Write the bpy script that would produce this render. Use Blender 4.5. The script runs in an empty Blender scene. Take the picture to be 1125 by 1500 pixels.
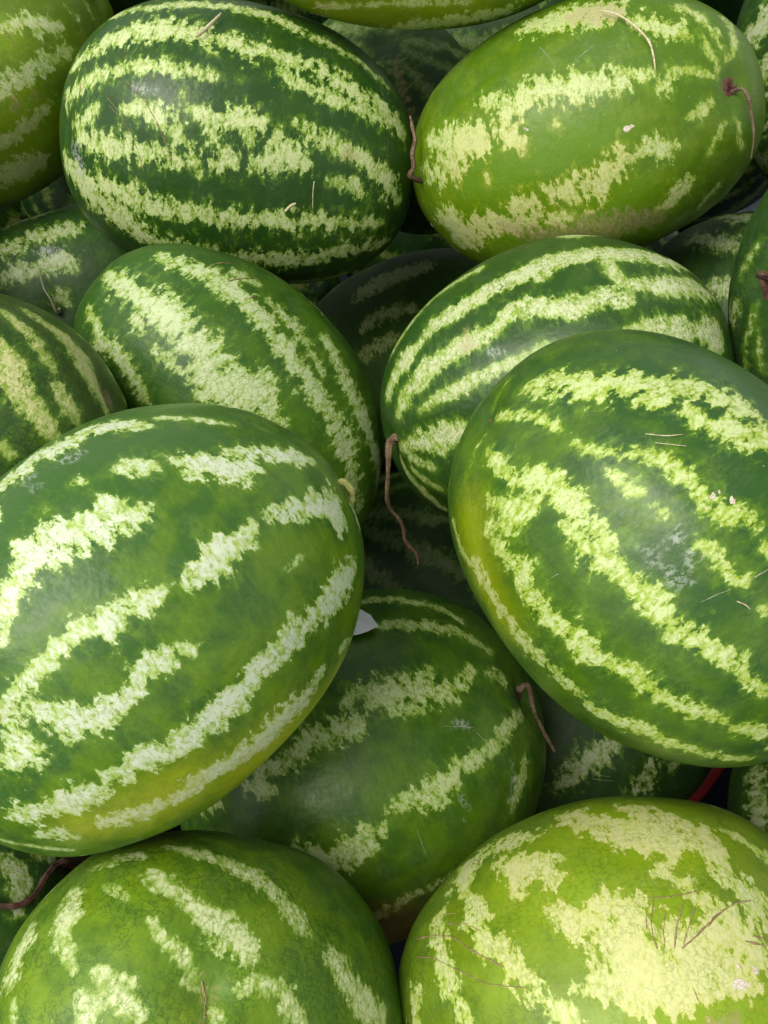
import bpy, bmesh, math, random
import numpy as np
from mathutils import Vector, Quaternion, Matrix

scene = bpy.context.scene
COL = scene.collection

# ------------------------------------------------------------------ camera
cam_data = bpy.data.cameras.new('camera')
cam = bpy.data.objects.new('camera', cam_data)
COL.objects.link(cam)
cam.location = (0, 0, 1.0)
cam.rotation_euler = (math.radians(40), 0, 0)          # looking 50 degrees down
cam_data.sensor_fit = 'VERTICAL'
cam_data.angle_y = 2 * math.atan(750 / 1472)
cam_data.clip_start = 0.02
cam_data.clip_end = 2000
scene.camera = cam

# ------------------------------------------------------------------ sky, sun, exposure
SUN_EL, SUN_AZ = math.radians(58), math.radians(235)    # azimuth clockwise from +Y
world = bpy.data.worlds.new('World')
scene.world = world
world.use_nodes = True
wn = world.node_tree
bg = wn.nodes['Background']
sky = wn.nodes.new('ShaderNodeTexSky')
sky.sky_type = 'NISHITA'
sky.sun_disc = False
sky.sun_elevation = SUN_EL
sky.sun_rotation = SUN_AZ
sky.air_density = 1.0
sky.dust_density = 1.0
sky.ozone_density = 0.6
hsv = wn.nodes.new('ShaderNodeHueSaturation')            # overcast: the sky is nearly white
hsv.inputs['Saturation'].default_value = 0.10
wn.links.new(sky.outputs[0], hsv.inputs['Color'])
wn.links.new(hsv.outputs[0], bg.inputs[0])
bg.inputs[1].default_value = 0.075
sd = bpy.data.lights.new('sun', 'SUN')
sd.energy = 1.5
sd.angle = math.radians(40)
sd.color = (1.0, 0.94, 0.85)
sun = bpy.data.objects.new('sun', sd)
COL.objects.link(sun)
to_sun = Vector((math.sin(SUN_AZ) * math.cos(SUN_EL), math.cos(SUN_AZ) * math.cos(SUN_EL), math.sin(SUN_EL)))
sun.rotation_euler = to_sun.to_track_quat('Z', 'Y').to_euler()
scene.view_settings.view_transform = 'Standard'
scene.view_settings.look = 'None'
scene.view_settings.gamma = 1.0
scene.view_settings.exposure = 1.12
scene.render.engine = 'CYCLES'
scene.cycles.max_bounces = 4
scene.cycles.diffuse_bounces = 3
scene.cycles.glossy_bounces = 2

# ------------------------------------------------------------------ measured melons
# Everything below is in each melon's own frame (millimetres; x is its long axis):
# 'light' lists the pale blotches as strokes [x,y,z,half width], 'ground_spot' the yellowed
# belly, 'corky' tan scabs; 'back' lists stripes (angle round the stem axis, from, to).
MELONS = {
'A': dict(loc=(-0.3747,0.9003,0.5516), quat=(0.5395,-0.7710,-0.3383,-0.0103), a=0.1456, b=0.1072, pole=(0.898,0.111,-0.427),
  back=[(-0.05,12,162),(0.56,12,162),(1.14,54,162),(1.66,66,162),(2.2,90,162),(2.82,114,162),(3.44,54,162),(3.92,30,162),(4.64,24,162),(5.08,12,162),(5.63,12,162)],
  belly=(-0.377,0.921,-0.096),
  light=[[[46,-13,-102,6.2],[57,-9,-99,9.3],[68,1,-96,9.3],[82,12,-89,6.2]],
   [[9,18,-105,9.3],[23,20,-104,10.9],[40,23,-101,9.3],[58,25,-96,7.8],[74,30,-89,6.2]],
   [[-23,53,-92,8.4],[-5,55,-92,8.5],[15,55,-91,7.6],[36,55,-89,6]],
   [[-37,78,-69,15.6],[-21,83,-67,19.5],[-4,88,-61,11.9]],
   [[-30,105,-11,6.2],[-24,106,-11,6.2]],
   [[97,0,-82,2],[100,15,-79,2.4]],
   [[116,8,-67,2.5],[115,21,-65,3.2]]],
  ground_spot=[[[12,41,-99,18.7],[-13,68,-82,36.3],[-39,90,-52,28.5]],
   [[39,-2,-104,12.4]]],
  corky=[[[11,35,-101,4],[7,38,-100,3.1]],
   [[27,39,-98,3.5],[27,40,-98,3.5]]],
  ),
'B': dict(loc=(-0.1264,0.8043,0.5331), quat=(0.4882,-0.8678,0.0657,0.0653), a=0.1544, b=0.1163, pole=(-0.878,0.085,-0.47),
  back=[(-0.05,78,162),(0.52,132,162),(1.16,150,162),(2.31,144,162),(2.78,120,162),(3.4,54,162),(3.95,30,162),(4.57,24,162),(5.15,24,162),(5.63,30,162)],
  light=[[[-139,-33,-42,7.5],[-129,-43,-50,7.5],[-120,-50,-58,10.1],[-103,-60,-66,12.5],[-89,-67,-70,13.8],[-75,-72,-74,16.2],[-61,-76,-77,16.4],[-47,-78,-80,12.3],[-35,-77,-84,11.6],[-18,-76,-87,11.2],[-4,-77,-87,13.2],[8,-73,-90,12.5],[18,-76,-87,10.9]],
   [[24,-73,-88,7.3],[50,-73,-83,8.7],[68,-68,-81,9.9],[86,-63,-75,10.6],[99,-57,-72,9.8],[115,-51,-63,11.4],[129,-41,-53,11],[135,-35,-48,7.1]],
   [[32,-61,-96,8.2],[49,-58,-95,8.3],[70,-54,-90,8.5],[85,-49,-86,7.9],[100,-46,-78,7.3],[113,-43,-70,6.8]],
   [[-113,-77,-28,6.9],[-98,-86,-32,8.2],[-76,-92,-46,8.2],[-53,-98,-51,8.2],[-25,-103,-51,8.2],[3,-105,-50,8.2],[26,-104,-49,9.4],[48,-97,-54,6.4],[69,-92,-50,6.7],[95,-83,-44,6],[116,-70,-38,5.2]],
   [[-25,-68,-93,6.6],[-19,-66,-95,3.2]],
   [[-138,-14,-54,8.7],[-124,-24,-69,7.9],[-109,-31,-79,7.3],[-92,-39,-87,7.4],[-74,-44,-93,7.7],[-57,-47,-98,7.5],[-41,-49,-102,6.6],[-27,-48,-104,5.8],[-15,-47,-106,4.3]],
   [[2,-50,-105,1.7],[4,-50,-105,1.7]],
   [[-133,7,-62,3.9],[-120,3,-76,8.1],[-108,-6,-85,8.5],[-103,-12,-89,4.3]],
   [[-80,-13,-100,5.4],[-64,-16,-106,8.2],[-49,-14,-110,9.5],[-41,-17,-111,6.8]],
   [[-36,-30,-110,3.5],[-35,-27,-110,3.5]],
   [[-54,-5,-110,5.4],[-48,-5,-111,5.4]],
   [[-28,-21,-113,4.8],[-16,-19,-114,8.2],[-2,-19,-115,12.2],[8,-21,-114,10.9],[19,-23,-113,9.5],[30,-23,-112,5.4]],
   [[-9,-9,-115,8.2],[-9,-3,-116,6.9]],
   [[18,-12,-115,6.9],[19,-5,-115,5.5]],
   [[-125,10,-71,6.6],[-110,17,-83,10.4],[-94,17,-93,11],[-78,13,-101,11],[-63,16,-106,9.9],[-49,16,-110,8.4],[-34,19,-112,7.1]],
   [[-36,-7,-113,5.7],[-33,3,-114,7.1],[-24,12,-115,8.6],[-18,24,-113,3.6]],
   [[-4,12,-115,10.9],[7,10,-116,10.9]],
   [[24,9,-115,6.8],[34,4,-114,12.2],[47,-4,-111,13.6],[59,2,-109,9.7]],
   [[36,-20,-112,4.2],[40,-13,-112,7.1]],
   [[49,-27,-108,4.3],[61,-23,-106,7.8],[76,-19,-101,7.1],[90,-16,-95,7.2],[106,-12,-86,8.6],[120,-2,-76,10.7],[132,9,-63,10.2],[138,15,-53,4.7]],
   [[86,11,-98,4.1],[100,11,-91,7.8],[108,17,-84,6]],
   [[-136,37,-44,9.4],[-122,46,-59,16.8],[-107,55,-66,18.2],[-94,61,-72,14.3],[-78,69,-75,13.8],[-59,78,-76,12.2],[-44,81,-78,8.8],[-23,81,-82,7],[-2,80,-84,5.5]],
   [[-100,42,-81,8.5],[-83,47,-88,10.8],[-65,51,-94,10.1],[-50,55,-96,10.8],[-32,56,-100,9.2],[-14,53,-103,9],[3,57,-102,10],[23,52,-103,8.8],[40,50,-101,9.7],[57,49,-98,9],[74,44,-94,9.1],[91,42,-86,7.7],[109,37,-76,6.4],[127,34,-60,4.2]],
   [[-79,62,-80,9.8],[-76,65,-80,9.9]],
   [[13,84,-80,7],[31,82,-80,10.5],[55,81,-74,11.3],[78,73,-71,10],[101,62,-66,9.8],[118,53,-56,8.6],[131,49,-43,6.7]],
   [[63,100,-39,5.2],[84,94,-33,5.2],[105,83,-30,4.5]],
   [[-122,71,-22,2.4],[-109,82,-21,3.4],[-96,91,-21,4.1],[-84,97,-20,3.4]],
   [[-97,91,-20,5.1],[-84,98,-19,3.4]]],
  corky=[[[94,-15,-93,4.4],[96,-10,-93,3.4]]],
  scuff_sheen=[[[-124,27,-67,9.3],[-119,37,-68,9.3]],  # left-end stroke is grey sky sheen painted into the rind colour
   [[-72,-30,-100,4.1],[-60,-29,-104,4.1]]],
  ),
'C': dict(loc=(0.1631,0.7720,0.5617), quat=(0.4874,-0.8438,-0.0586,-0.2168), a=0.1410, b=0.1028, pole=(0.874,-0.009,-0.485),
  back=[(-0.07,78,162),(0.58,126,162),(1.19,144,162),(1.78,144,162),(2.36,132,162),(2.94,102,162),(3.43,66,162),(4.05,42,162),(4.51,36,162),(5.19,36,162),(5.77,54,162)],
  belly=(-0.607,0.529,-0.593),
  light=[[[-55,-52,-80,5.5],[-44,-45,-87,7.8],[-34,-34,-94,12.6],[-21,-43,-92,10.9],[-6,-43,-93,11.7],[7,-42,-94,11.2],[20,-38,-95,14.7],[33,-34,-95,10.7],[46,-34,-92,10.1],[58,-31,-89,8.5],[69,-28,-87,5.2]],
   [[-106,-37,-60,7],[-91,-30,-75,15],[-75,-23,-86,16.5],[-61,-24,-91,14.8]],
   [[-117,-14,-59,7.3],[-104,-11,-71,9.9]],
   [[-42,-26,-95,10.7],[-34,-13,-99,6.7],[-30,-4,-101,3.5]],
   [[-89,-13,-81,12.1],[-89,-7,-82,8]],
   [[-7,-92,-45,14.4],[10,-90,-50,21.6],[27,-86,-53,18.2],[43,-83,-54,17],[53,-82,-51,11.2]],
   [[72,-65,-62,9.7],[83,-57,-63,11.1],[94,-50,-61,9],[102,-43,-60,3.5]],
   [[79,-15,-86,5.3],[87,-24,-79,5.2],[99,-21,-73,4],[110,-14,-66,3.5],[116,-8,-61,1.8]],
   [[110,-39,-55,3.7],[113,-26,-58,3.6],[117,-15,-58,2.6]],
   [[110,-53,-42,5.2],[119,-38,-44,4.3],[122,-20,-50,2.1]],
   [[126,-45,-18,5.8],[128,-31,-33,4.3],[127,-21,-42,2.4]],
   [[97,-65,-42,5.1],[110,-54,-40,5]],
   [[91,11,-80,3.4],[100,9,-74,4.8],[109,7,-67,4.1]],
   [[95,42,-66,1.9],[103,34,-64,3.4],[112,24,-61,3]],
   [[117,45,-40,3.6],[120,35,-45,3.6],[121,22,-51,1.8]],
   [[50,23,-94,6.7],[61,24,-91,10.6],[70,27,-86,9.4],[75,26,-84,5.7]],
   [[8,31,-98,7.9],[13,41,-94,10.4],[27,31,-96,11.3],[40,22,-97,8.3]],
   [[-19,28,-98,7.1],[-10,33,-97,8.6],[0,39,-95,5.8]],
   [[-48,33,-92,9],[-36,34,-94,8.9]],
   [[-107,30,-62,20],[-103,44,-57,18.7],[-80,37,-78,11.4],[-61,42,-84,8.7],[-32,47,-89,6.6],[-16,52,-88,6.7]],
   [[54,67,-68,4.3],[64,63,-68,8.3],[76,57,-67,8.1],[82,54,-66,4]],
   [[79,78,-37,3.6],[88,72,-40,5.8],[97,67,-38,5]],
   [[-1,-17,-101,3.3],[0,-14,-102,3.3]],
   [[-63,3,-93,2.3],[-62,9,-93,2.3]]],
  ground_spot=[[[-69,1,-91,33.6],[-18,3,-102,34.6],[21,13,-101,31.4]],
   [[-78,40,-78,32.4],[-16,52,-88,31.9],[36,66,-75,33.5]]],
  corky=[[[-63,44,-82,5.6],[-23,62,-80,9.8],[5,65,-79,13.7],[32,70,-72,14.5],[49,75,-62,9.3]],
   [[30,-86,-52,11.6],[50,-80,-55,10.1]],
   [[-137,3,-26,2.6],[-136,15,-25,3.1]]],
  ),
'D': dict(loc=(0.0275,0.8680,0.7012), quat=(0.5804,-0.8141,-0.0032,-0.0206), a=0.1526, b=0.0867, pole=(-0.968,-0.129,-0.215),
  back=[(0.01,12,36),(0.01,84,162),(0.6,12,42),(0.6,144,162),(1.13,12,162),(1.78,12,162),(2.31,12,162),(2.88,12,162),(3.4,12,162),(4.01,12,162),(4.51,12,162),(5.15,12,162),(5.63,12,162)],
  belly=(-0.098,0.937,-0.334),
  light=[[[-50,82,-8,3.3],[-27,84,-16,7.8],[0,79,-35,11],[32,74,-41,10.1],[66,70,-38,11]],
   [[-77,64,-41,4.7],[-36,63,-56,3.2],[-5,62,-60,3.8],[36,61,-58,3.2]]],
  ground_spot=[[[-63,70,-38,27.3],[-5,68,-54,25.3],[36,64,-55,24]]],
  ),
'E': dict(loc=(0.0162,0.9691,0.4641), quat=(0.4596,-0.7732,0.3797,0.2163), a=0.1201, b=0.0956, pole=(-0.558,-0.333,-0.76),
  back=[(-0.02,12,162),(0.64,12,162),(1.13,12,162),(1.72,12,162),(2.25,12,162),(2.92,12,162),(3.41,12,162),(4.06,12,162),(4.57,12,162),(5.21,12,162),(5.65,12,162)],
  corky=[[[-52,-33,-81,3.5],[-37,-27,-88,5.1],[-19,-19,-93,6],[-4,-12,-95,4.3]]],
  ),
'F': dict(loc=(0.1171,1.1406,0.4690), quat=(0.5294,-0.8399,-0.0681,-0.0981), a=0.1280, b=0.0926, pole=(-0.623,-0.211,-0.753),
  back=[(0.03,12,162),(0.52,12,162),(1.1,12,162),(1.65,12,162),(2.25,12,162),(2.83,12,162),(3.44,12,162),(3.99,12,162),(4.57,12,162),(5.23,12,162),(5.73,12,162)],
  ),
'G': dict(loc=(0.4515,0.9039,0.5329), quat=(0.5336,-0.6952,0.4760,0.0736), a=0.1500, b=0.1109, pole=(-0.846,-0.194,-0.496),
  back=[(-0.02,12,24),(-0.02,84,162),(0.62,102,162),(1.17,12,162),(1.63,12,162),(2.35,12,162),(2.85,12,162),(3.37,12,162),(3.94,12,162),(4.52,12,162),(5.1,12,162),(5.66,12,162)],
  light=[[[-100,54,-66,13.4],[-102,43,-72,15.3],[-110,34,-70,10.1]],
   [[-59,69,-76,11.3],[-67,55,-84,10.4]],
   [[-27,89,-64,7.6],[-23,80,-76,7.4]],
   [[-2,106,-34,14.1],[4,95,-56,10.5]]],
  ),
'H': dict(loc=(-0.3054,0.8043,0.3686), quat=(0.4498,-0.8603,-0.2359,0.0430), a=0.1388, b=0.0906, pole=(-0.139,0.015,-0.99),
  back=[(-0.03,96,162),(0.49,96,162),(1.23,96,162),(1.66,90,162),(2.34,36,162),(2.82,36,162),(3.38,42,162),(4.05,84,162),(4.52,90,162),(5.13,96,162),(5.7,96,162)],
  light=[[[-9,-70,-57,10.8],[10,-66,-62,12.5],[26,-63,-64,9.7]],
   [[-43,-66,-56,7.8],[-29,-66,-60,10]],
   [[-13,-41,-80,8.9],[6,-36,-83,10.6],[9,-28,-86,5.1]],
   [[-50,-44,-73,9.2],[-33,-42,-78,10.8],[-24,-38,-81,5.2]],
   [[-28,-87,-19,6],[-5,-89,-16,6.8],[16,-89,-17,6]],
   [[-13,-11,-90,6.6],[-9,-6,-90,6.6]]],
  scuff_sheen=[[[-8,-51,-75,7.7],[1,-47,-77,7.6]]],
  ),
'I': dict(loc=(-0.2715,0.4775,0.5270), quat=(0.3330,-0.9015,0.1165,0.2508), a=0.1048, b=0.0865, pole=(0.68,-0.586,-0.441),
  back=[(-0.04,66,162),(0.51,60,162),(1.13,60,162),(1.76,72,162),(2.27,84,162),(2.86,108,162),(3.39,60,162),(3.95,30,162),(4.65,24,162),(5.12,24,162),(5.66,36,162)],
  light=[[[-3,-43,-75,6.8],[6,-30,-81,12.2],[16,-23,-83,9],[28,-16,-82,7.9],[39,-9,-80,5.6]],
   [[17,8,-85,4.2],[25,11,-84,3.2]],
   [[-10,-65,-56,3.7],[-1,-62,-61,4.2],[7,-58,-64,5.6],[16,-52,-68,5.9],[25,-46,-71,4.2],[29,-42,-72,2.2]],
   [[33,-35,-75,4.5],[40,-29,-76,6.4],[47,-22,-75,5.7],[52,-19,-74,2.5]],
   [[2,-77,-40,5.8],[15,-74,-44,8.7],[28,-72,-42,13],[40,-65,-48,15.8],[51,-55,-54,13.8],[61,-46,-55,11],[68,-38,-56,7.6]]],
  corky=[[[65,-58,-38,6.4],[71,-52,-40,10.4],[75,-48,-40,5.8]]],
  ),
'J': dict(loc=(-0.1243,0.5902,0.4304), quat=(0.3259,-0.8473,0.3542,0.2246), a=0.1460, b=0.1000, pole=(0.845,-0.024,-0.535),
  back=[(0.05,90,162),(0.58,126,162),(1.22,144,162),(1.76,144,162),(2.3,138,162),(2.83,114,162),(3.42,60,162),(4.03,36,162),(4.65,30,162),(5.15,30,162),(5.63,42,162)],
  belly=(0.857,-0.332,-0.394),
  light=[[[-135,3,-40,6.3],[-124,1,-56,9.8],[-112,-1,-66,11],[-96,-4,-77,9.5],[-85,-9,-83,16.4],[-72,-11,-88,16.3],[-65,-15,-90,8.3]],
   [[-88,9,-81,8.2],[-84,11,-83,6.9]],
   [[-64,15,-90,5.2],[-49,12,-94,6.5]],
   [[-49,-2,-95,7.9],[-47,-13,-95,13.4],[-36,-17,-96,11.6],[-30,-1,-98,14.1],[-17,-4,-99,15.6],[-9,-13,-99,17.1],[4,-20,-98,16.1],[20,-19,-97,10.8],[31,-20,-96,5.5],[39,-16,-96,2.7]],
   [[-20,8,-99,7.8],[-11,2,-100,7.8]],
   [[-124,34,-43,5.6],[-111,35,-58,5.9],[-98,41,-64,7.7],[-86,36,-74,7.4],[-72,38,-80,6.9],[-59,39,-84,6.8],[-49,41,-86,6.1],[-42,43,-86,3.8]],
   [[-116,-34,-54,7],[-105,-39,-60,8.6],[-92,-46,-65,9.1],[-78,-51,-69,9.7],[-62,-54,-74,11],[-45,-57,-77,10.9],[-32,-59,-78,10.9],[-17,-56,-82,8.5],[-3,-58,-82,9.6],[13,-55,-83,10.2],[30,-54,-82,10.3],[47,-54,-79,9.8],[65,-49,-76,11],[82,-44,-72,10.4],[96,-38,-68,8.1],[108,-30,-63,6.3],[124,-22,-51,6.2]],
   [[-69,-68,-58,6.6],[-59,-73,-57,6.7]],
   [[-40,-73,-64,4.8],[-27,-73,-66,8.1],[-12,-74,-66,9.4],[0,-74,-67,5.8]],
   [[12,-71,-70,4.3],[24,-69,-71,5.4]],
   [[9,-87,-49,6.6],[27,-82,-55,7.6],[46,-78,-55,9.1],[64,-74,-54,11],[82,-68,-50,11.6],[102,-60,-43,9.9],[120,-50,-32,7.3],[135,-38,-13,1.7]]],
  ),
'K': dict(loc=(0.1309,0.5808,0.4584), quat=(0.3820,-0.9088,-0.1029,-0.1327), a=0.1382, b=0.1101, pole=(-0.917,0.032,-0.397),
  back=[(0.08,90,162),(0.52,132,162),(1.06,150,162),(2.3,144,162),(2.91,108,162),(3.41,48,162),(4.03,24,162),(4.55,24,162),(5.16,24,162),(5.66,30,162)],
  light=[[[-79,-61,-69,4.8],[-70,-68,-68,9.7],[-54,-74,-71,11.6],[-39,-79,-72,12.8],[-24,-83,-70,13.3],[-10,-86,-69,13.5],[4,-88,-66,14.4],[21,-90,-62,16],[39,-88,-59,15.1],[57,-86,-55,14.4],[73,-79,-53,14.4],[90,-72,-47,13.9],[105,-64,-38,12.8],[121,-54,-16,3.5],[128,-41,-17,2.9]],
   [[15,-79,-76,6.2],[20,-80,-74,6.3]],
   [[63,-74,-66,6],[62,-62,-78,6.3],[67,-54,-81,7],[81,-49,-77,8.8],[93,-44,-71,12.8],[107,-42,-59,11.1],[120,-37,-44,12.1],[133,-29,-17,2.9]],
   [[-17,-59,-92,8],[-6,-60,-92,11],[9,-56,-94,11.2],[22,-50,-96,12.3],[37,-48,-95,10.1],[52,-48,-91,11.2],[61,-43,-90,9.1]],
   [[-111,-15,-66,4.4],[-98,-27,-75,8.7],[-83,-37,-82,10.4],[-67,-42,-88,10.4],[-49,-47,-93,11.6],[-35,-50,-95,9.2],[-21,-52,-96,6.8]],
   [[-92,-12,-84,2.8],[-77,-16,-92,6.1],[-60,-19,-99,6.6],[-43,-21,-103,6.5],[-26,-24,-106,5.8],[-10,-26,-106,4.5],[6,-29,-106,3.8]],
   [[-117,-31,-53,6.4],[-107,-42,-59,8.8],[-95,-52,-64,10.5],[-87,-57,-66,7.6]],
   [[-108,-62,-36,3.8],[-95,-73,-39,4.5],[-67,-93,-32,4.5],[-48,-99,-33,5.1],[-26,-103,-33,5.8]],
   [[-122,9,-53,5.6],[-106,9,-73,6.8],[-91,10,-84,10.8],[-77,11,-93,11.7],[-65,9,-98,7.7]],
   [[-110,19,-66,6.2],[-95,29,-77,3.7]],
   [[-124,18,-48,3.8],[-120,32,-48,7.1],[-112,46,-49,7.7],[-103,62,-44,5.8]],
   [[-133,27,-17,1.2],[-127,43,-17,1.7],[-115,61,-17,2],[-104,74,-17,1.7]],
   [[-114,27,-59,3.3],[-103,40,-65,4.4],[-93,48,-68,3.2]],
   [[54,-22,-100,3.2],[67,-21,-96,6.4],[81,-17,-90,11.9],[94,-13,-82,11.1],[99,-9,-79,7.6]],
   [[108,-9,-71,8.3],[114,-5,-65,13.2],[122,0,-55,19.1],[114,5,-65,7.4]]],
  corky=[[[-45,-57,-88,3.4],[-47,-46,-94,4.2]]],
  scuff_sheen=[[[-31,-36,-102,3.8],[-26,-33,-103,2.5]]],
  ),
'L': dict(loc=(0.0408,0.8777,0.2221), quat=(0.4021,-0.9007,-0.1424,-0.0829), a=0.1557, b=0.1228, pole=(-0.976,0.03,-0.217),
  back=[(-0.07,60,162),(0.52,150,162),(2.83,138,162),(3.46,30,162),(4.08,12,162),(4.49,12,162),(5.07,12,162),(5.64,18,162)],
  light=[[[-33,-93,-77,13.9],[-11,-98,-74,16.5],[14,-99,-72,17.3],[38,-97,-70,13.5]],
   [[-41,-56,-105,9],[-23,-60,-106,10],[-3,-59,-108,11],[12,-57,-108,6.5]],
   [[-51,-25,-114,7.9],[-32,-31,-116,9.9],[-20,-32,-117,7.9]],
   [[-69,-111,-14,8.5],[-54,-116,-14,6.8]]],
  ),
'M': dict(loc=(0.3697,0.7326,0.3909), quat=(0.4229,-0.8867,0.1087,-0.1521), a=0.1472, b=0.1057, pole=(-0.898,0.007,-0.44),
  back=[(0.02,90,162),(0.57,84,162),(1.09,72,162),(1.72,66,162),(2.21,72,162),(2.79,78,162),(3.45,54,162),(4.01,30,162),(4.56,24,162),(5.14,30,162),(5.77,42,162)],
  light=[[[-73,-93,-12,3.7],[-63,-95,-18,7.2],[-46,-93,-41,12.2],[-24,-91,-51,10]],
   [[-81,-72,-53,8.1],[-63,-70,-66,10.3],[-47,-69,-73,9.1],[-29,-68,-79,6.4]],
   [[-59,-33,-92,6.6],[-48,-32,-95,10.9],[-40,-28,-98,7.5]]],
  ),
'N': dict(loc=(0.3498,0.5900,0.5270), quat=(0.1573,-0.6825,-0.5639,-0.4375), a=0.1261, b=0.0879, pole=(0.164,-0.681,-0.714),
  back=[(-0.05,72,162),(0.61,30,162),(1.1,18,162),(1.74,12,162),(2.21,12,162),(2.82,18,162),(3.37,30,162),(4.02,54,162),(4.51,48,162),(5.11,48,162),(5.74,60,162)],
  light=[[[-38,-71,-46,3.3],[-22,-71,-50,3.4],[-9,-68,-56,3],[4,-65,-58,2]],
   [[-2,-85,-22,8.3],[4,-80,-36,6.6]],
   [[-12,-62,-62,1.9],[-24,-60,-62,2.2],[-37,-58,-61,2.2]],
   [[30,-77,-37,3.3],[40,-71,-45,3.3],[49,-65,-50,2.9]]],
  ),
'O': dict(loc=(-0.1399,0.3205,0.5267), quat=(0.3128,-0.8701,-0.3808,-0.0004), a=0.1383, b=0.1093, pole=(-0.571,0.002,-0.821),
  back=[(-0.06,78,162),(0.5,102,162),(1.15,114,162),(1.75,120,162),(2.23,114,162),(2.89,12,54),(2.89,96,162),(3.47,12,162),(4.07,12,162),(4.5,12,162),(5.1,18,162),(5.7,60,162)],
  belly=(0.130,0.973,-0.192),
  light=[[[67,-47,-85,3.8],[72,-40,-86,8.7],[79,-32,-86,11.2],[86,-23,-84,9.7],[95,-19,-80,7.2]],
   [[92,-32,-77,5.5],[102,-25,-72,7.1],[111,-17,-66,7.2],[120,-7,-57,6.9],[126,0,-48,3.5]],
   [[41,-63,-84,3.2],[47,-59,-85,6.3],[53,-54,-87,6.2],[57,-50,-87,3]],
   [[63,-54,-82,2.1],[64,-54,-82,2.1]],
   [[83,7,-89,4.8],[92,11,-83,6.1],[101,18,-75,7.1],[113,22,-62,9.3],[117,29,-54,16.4]],
   [[111,13,-67,3.9],[113,14,-64,4.1]],
   [[72,5,-95,3.8],[66,7,-97,5.4],[56,5,-101,7],[47,5,-104,7.8],[37,5,-106,8.6],[30,5,-107,6],[25,6,-107,2.6]],
   [[-1,-95,-54,9.4],[9,-96,-51,9.4],[22,-95,-52,10.6],[35,-93,-52,10.6],[48,-92,-48,9.4],[59,-87,-50,8.2],[67,-80,-56,7],[72,-74,-59,3.7]],
   [[80,-75,-51,3.3],[90,-66,-54,3.3],[99,-56,-56,2.8],[107,-45,-56,2.3]],
   [[21,-71,-82,3.2],[26,-66,-85,3]],
   [[2,-68,-85,2.3],[3,-67,-86,2.2]],
   [[-3,-53,-96,6.2],[6,-51,-96,7.2],[15,-48,-97,8.1],[26,-48,-96,8.2],[32,-45,-97,4.1]],
   [[25,-39,-100,6.8],[35,-36,-100,5.8]],
   [[32,-35,-101,4.8],[20,-41,-100,9.7],[8,-45,-99,9.7],[-4,-51,-96,12.1],[-16,-53,-95,12.3],[-27,-50,-95,9],[-37,-45,-96,6.8],[-45,-41,-96,4.8]],
   [[-48,-35,-97,4.6],[-51,-33,-97,3.6]],
   [[17,-1,-109,3.4],[12,0,-109,5.1],[7,-4,-109,6.8],[-3,-6,-109,6],[-13,-6,-108,8.5],[-19,-12,-108,6],[-29,-12,-106,5.1],[-36,-14,-105,5.1],[-45,-11,-104,5.1],[-54,-11,-101,6],[-62,-12,-98,5.1],[-68,-10,-96,4.3]],
   [[8,30,-105,4.3],[3,25,-106,4.4],[-6,23,-107,7.9],[-17,22,-106,7.8],[-23,25,-105,5.2],[-34,27,-103,6.2],[-43,25,-102,9.1],[-51,19,-101,9],[-57,11,-100,7.1],[-61,2,-99,6.1],[-65,-3,-98,3.5]],
   [[-62,20,-97,4.6],[-60,22,-97,4.7]],
   [[-75,-7,-93,5.5],[-78,3,-92,6.5],[-81,14,-89,9.2],[-75,17,-92,4.7]],
   [[-89,12,-85,7.3],[-85,13,-87,7.3]],
   [[102,61,-46,7],[91,62,-57,12.8],[77,63,-68,10.1],[65,62,-76,8.9],[53,63,-80,9.4],[42,60,-86,8.3],[33,59,-89,7.1],[22,60,-90,9.6],[11,62,-90,9],[-3,61,-91,9.3],[-14,60,-91,9.2],[-25,60,-89,8.2],[-37,58,-88,7],[-43,52,-91,6.7],[-54,52,-88,8],[-61,47,-88,5.6]],
   [[-68,50,-82,6.8],[-79,45,-80,7.5],[-88,40,-77,4.4]],
   [[53,53,-87,4.4],[52,57,-85,4.5]],
   [[-105,35,-65,7.7],[-94,41,-72,6.3],[-82,48,-76,6.7],[-72,51,-80,6.4]],
   [[51,89,-50,4.7],[42,90,-53,8.2],[30,92,-56,10.6],[17,89,-62,11.6],[4,89,-63,11.1],[-8,86,-67,8.8],[-21,84,-69,8.3],[-33,81,-69,8.2]],
   [[-34,82,-68,8.3],[-49,80,-65,5.7],[-57,76,-66,7.5],[-69,71,-66,7.4],[-80,65,-65,5.5]],
   [[-104,50,-56,5.5],[-98,55,-57,6.6],[-94,62,-55,3.7]],
   [[-123,38,-36,2.3],[-112,52,-42,2.3],[-101,66,-39,1.9]],
   [[78,90,-21,2.1],[69,89,-37,4.7]],
   [[70,34,-90,1.6],[81,34,-84,2]],
   [[25,29,-104,1],[25,30,-104,1]]],
  ground_spot=[[[63,97,-21,6],[37,102,-30,8.6],[11,99,-45,23.5],[-10,95,-53,22]],
   [[-37,80,-69,16.9],[-64,73,-66,15.3],[-85,62,-63,11.7]]],
  corky=[[[-75,-7,-93,1.2],[-79,0,-92,0.9]]],
  scuff_sheen=[[[8,-87,-65,1.5],[6,-80,-74,1.6]],  # both strokes are small glints painted as grey colour
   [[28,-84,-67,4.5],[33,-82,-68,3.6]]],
  ),
'P': dict(loc=(0.1589,0.3632,0.5344), quat=(0.3448,-0.8350,0.4282,0.0213), a=0.1383, b=0.1073, pole=(-0.875,0.217,-0.433),
  back=[(0.0,78,162),(0.63,132,162),(1.15,120,162),(1.76,96,162),(2.32,90,162),(2.83,96,162),(3.48,42,162),(4.02,24,162),(4.59,18,162),(5.17,24,162),(5.69,30,162)],
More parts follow.
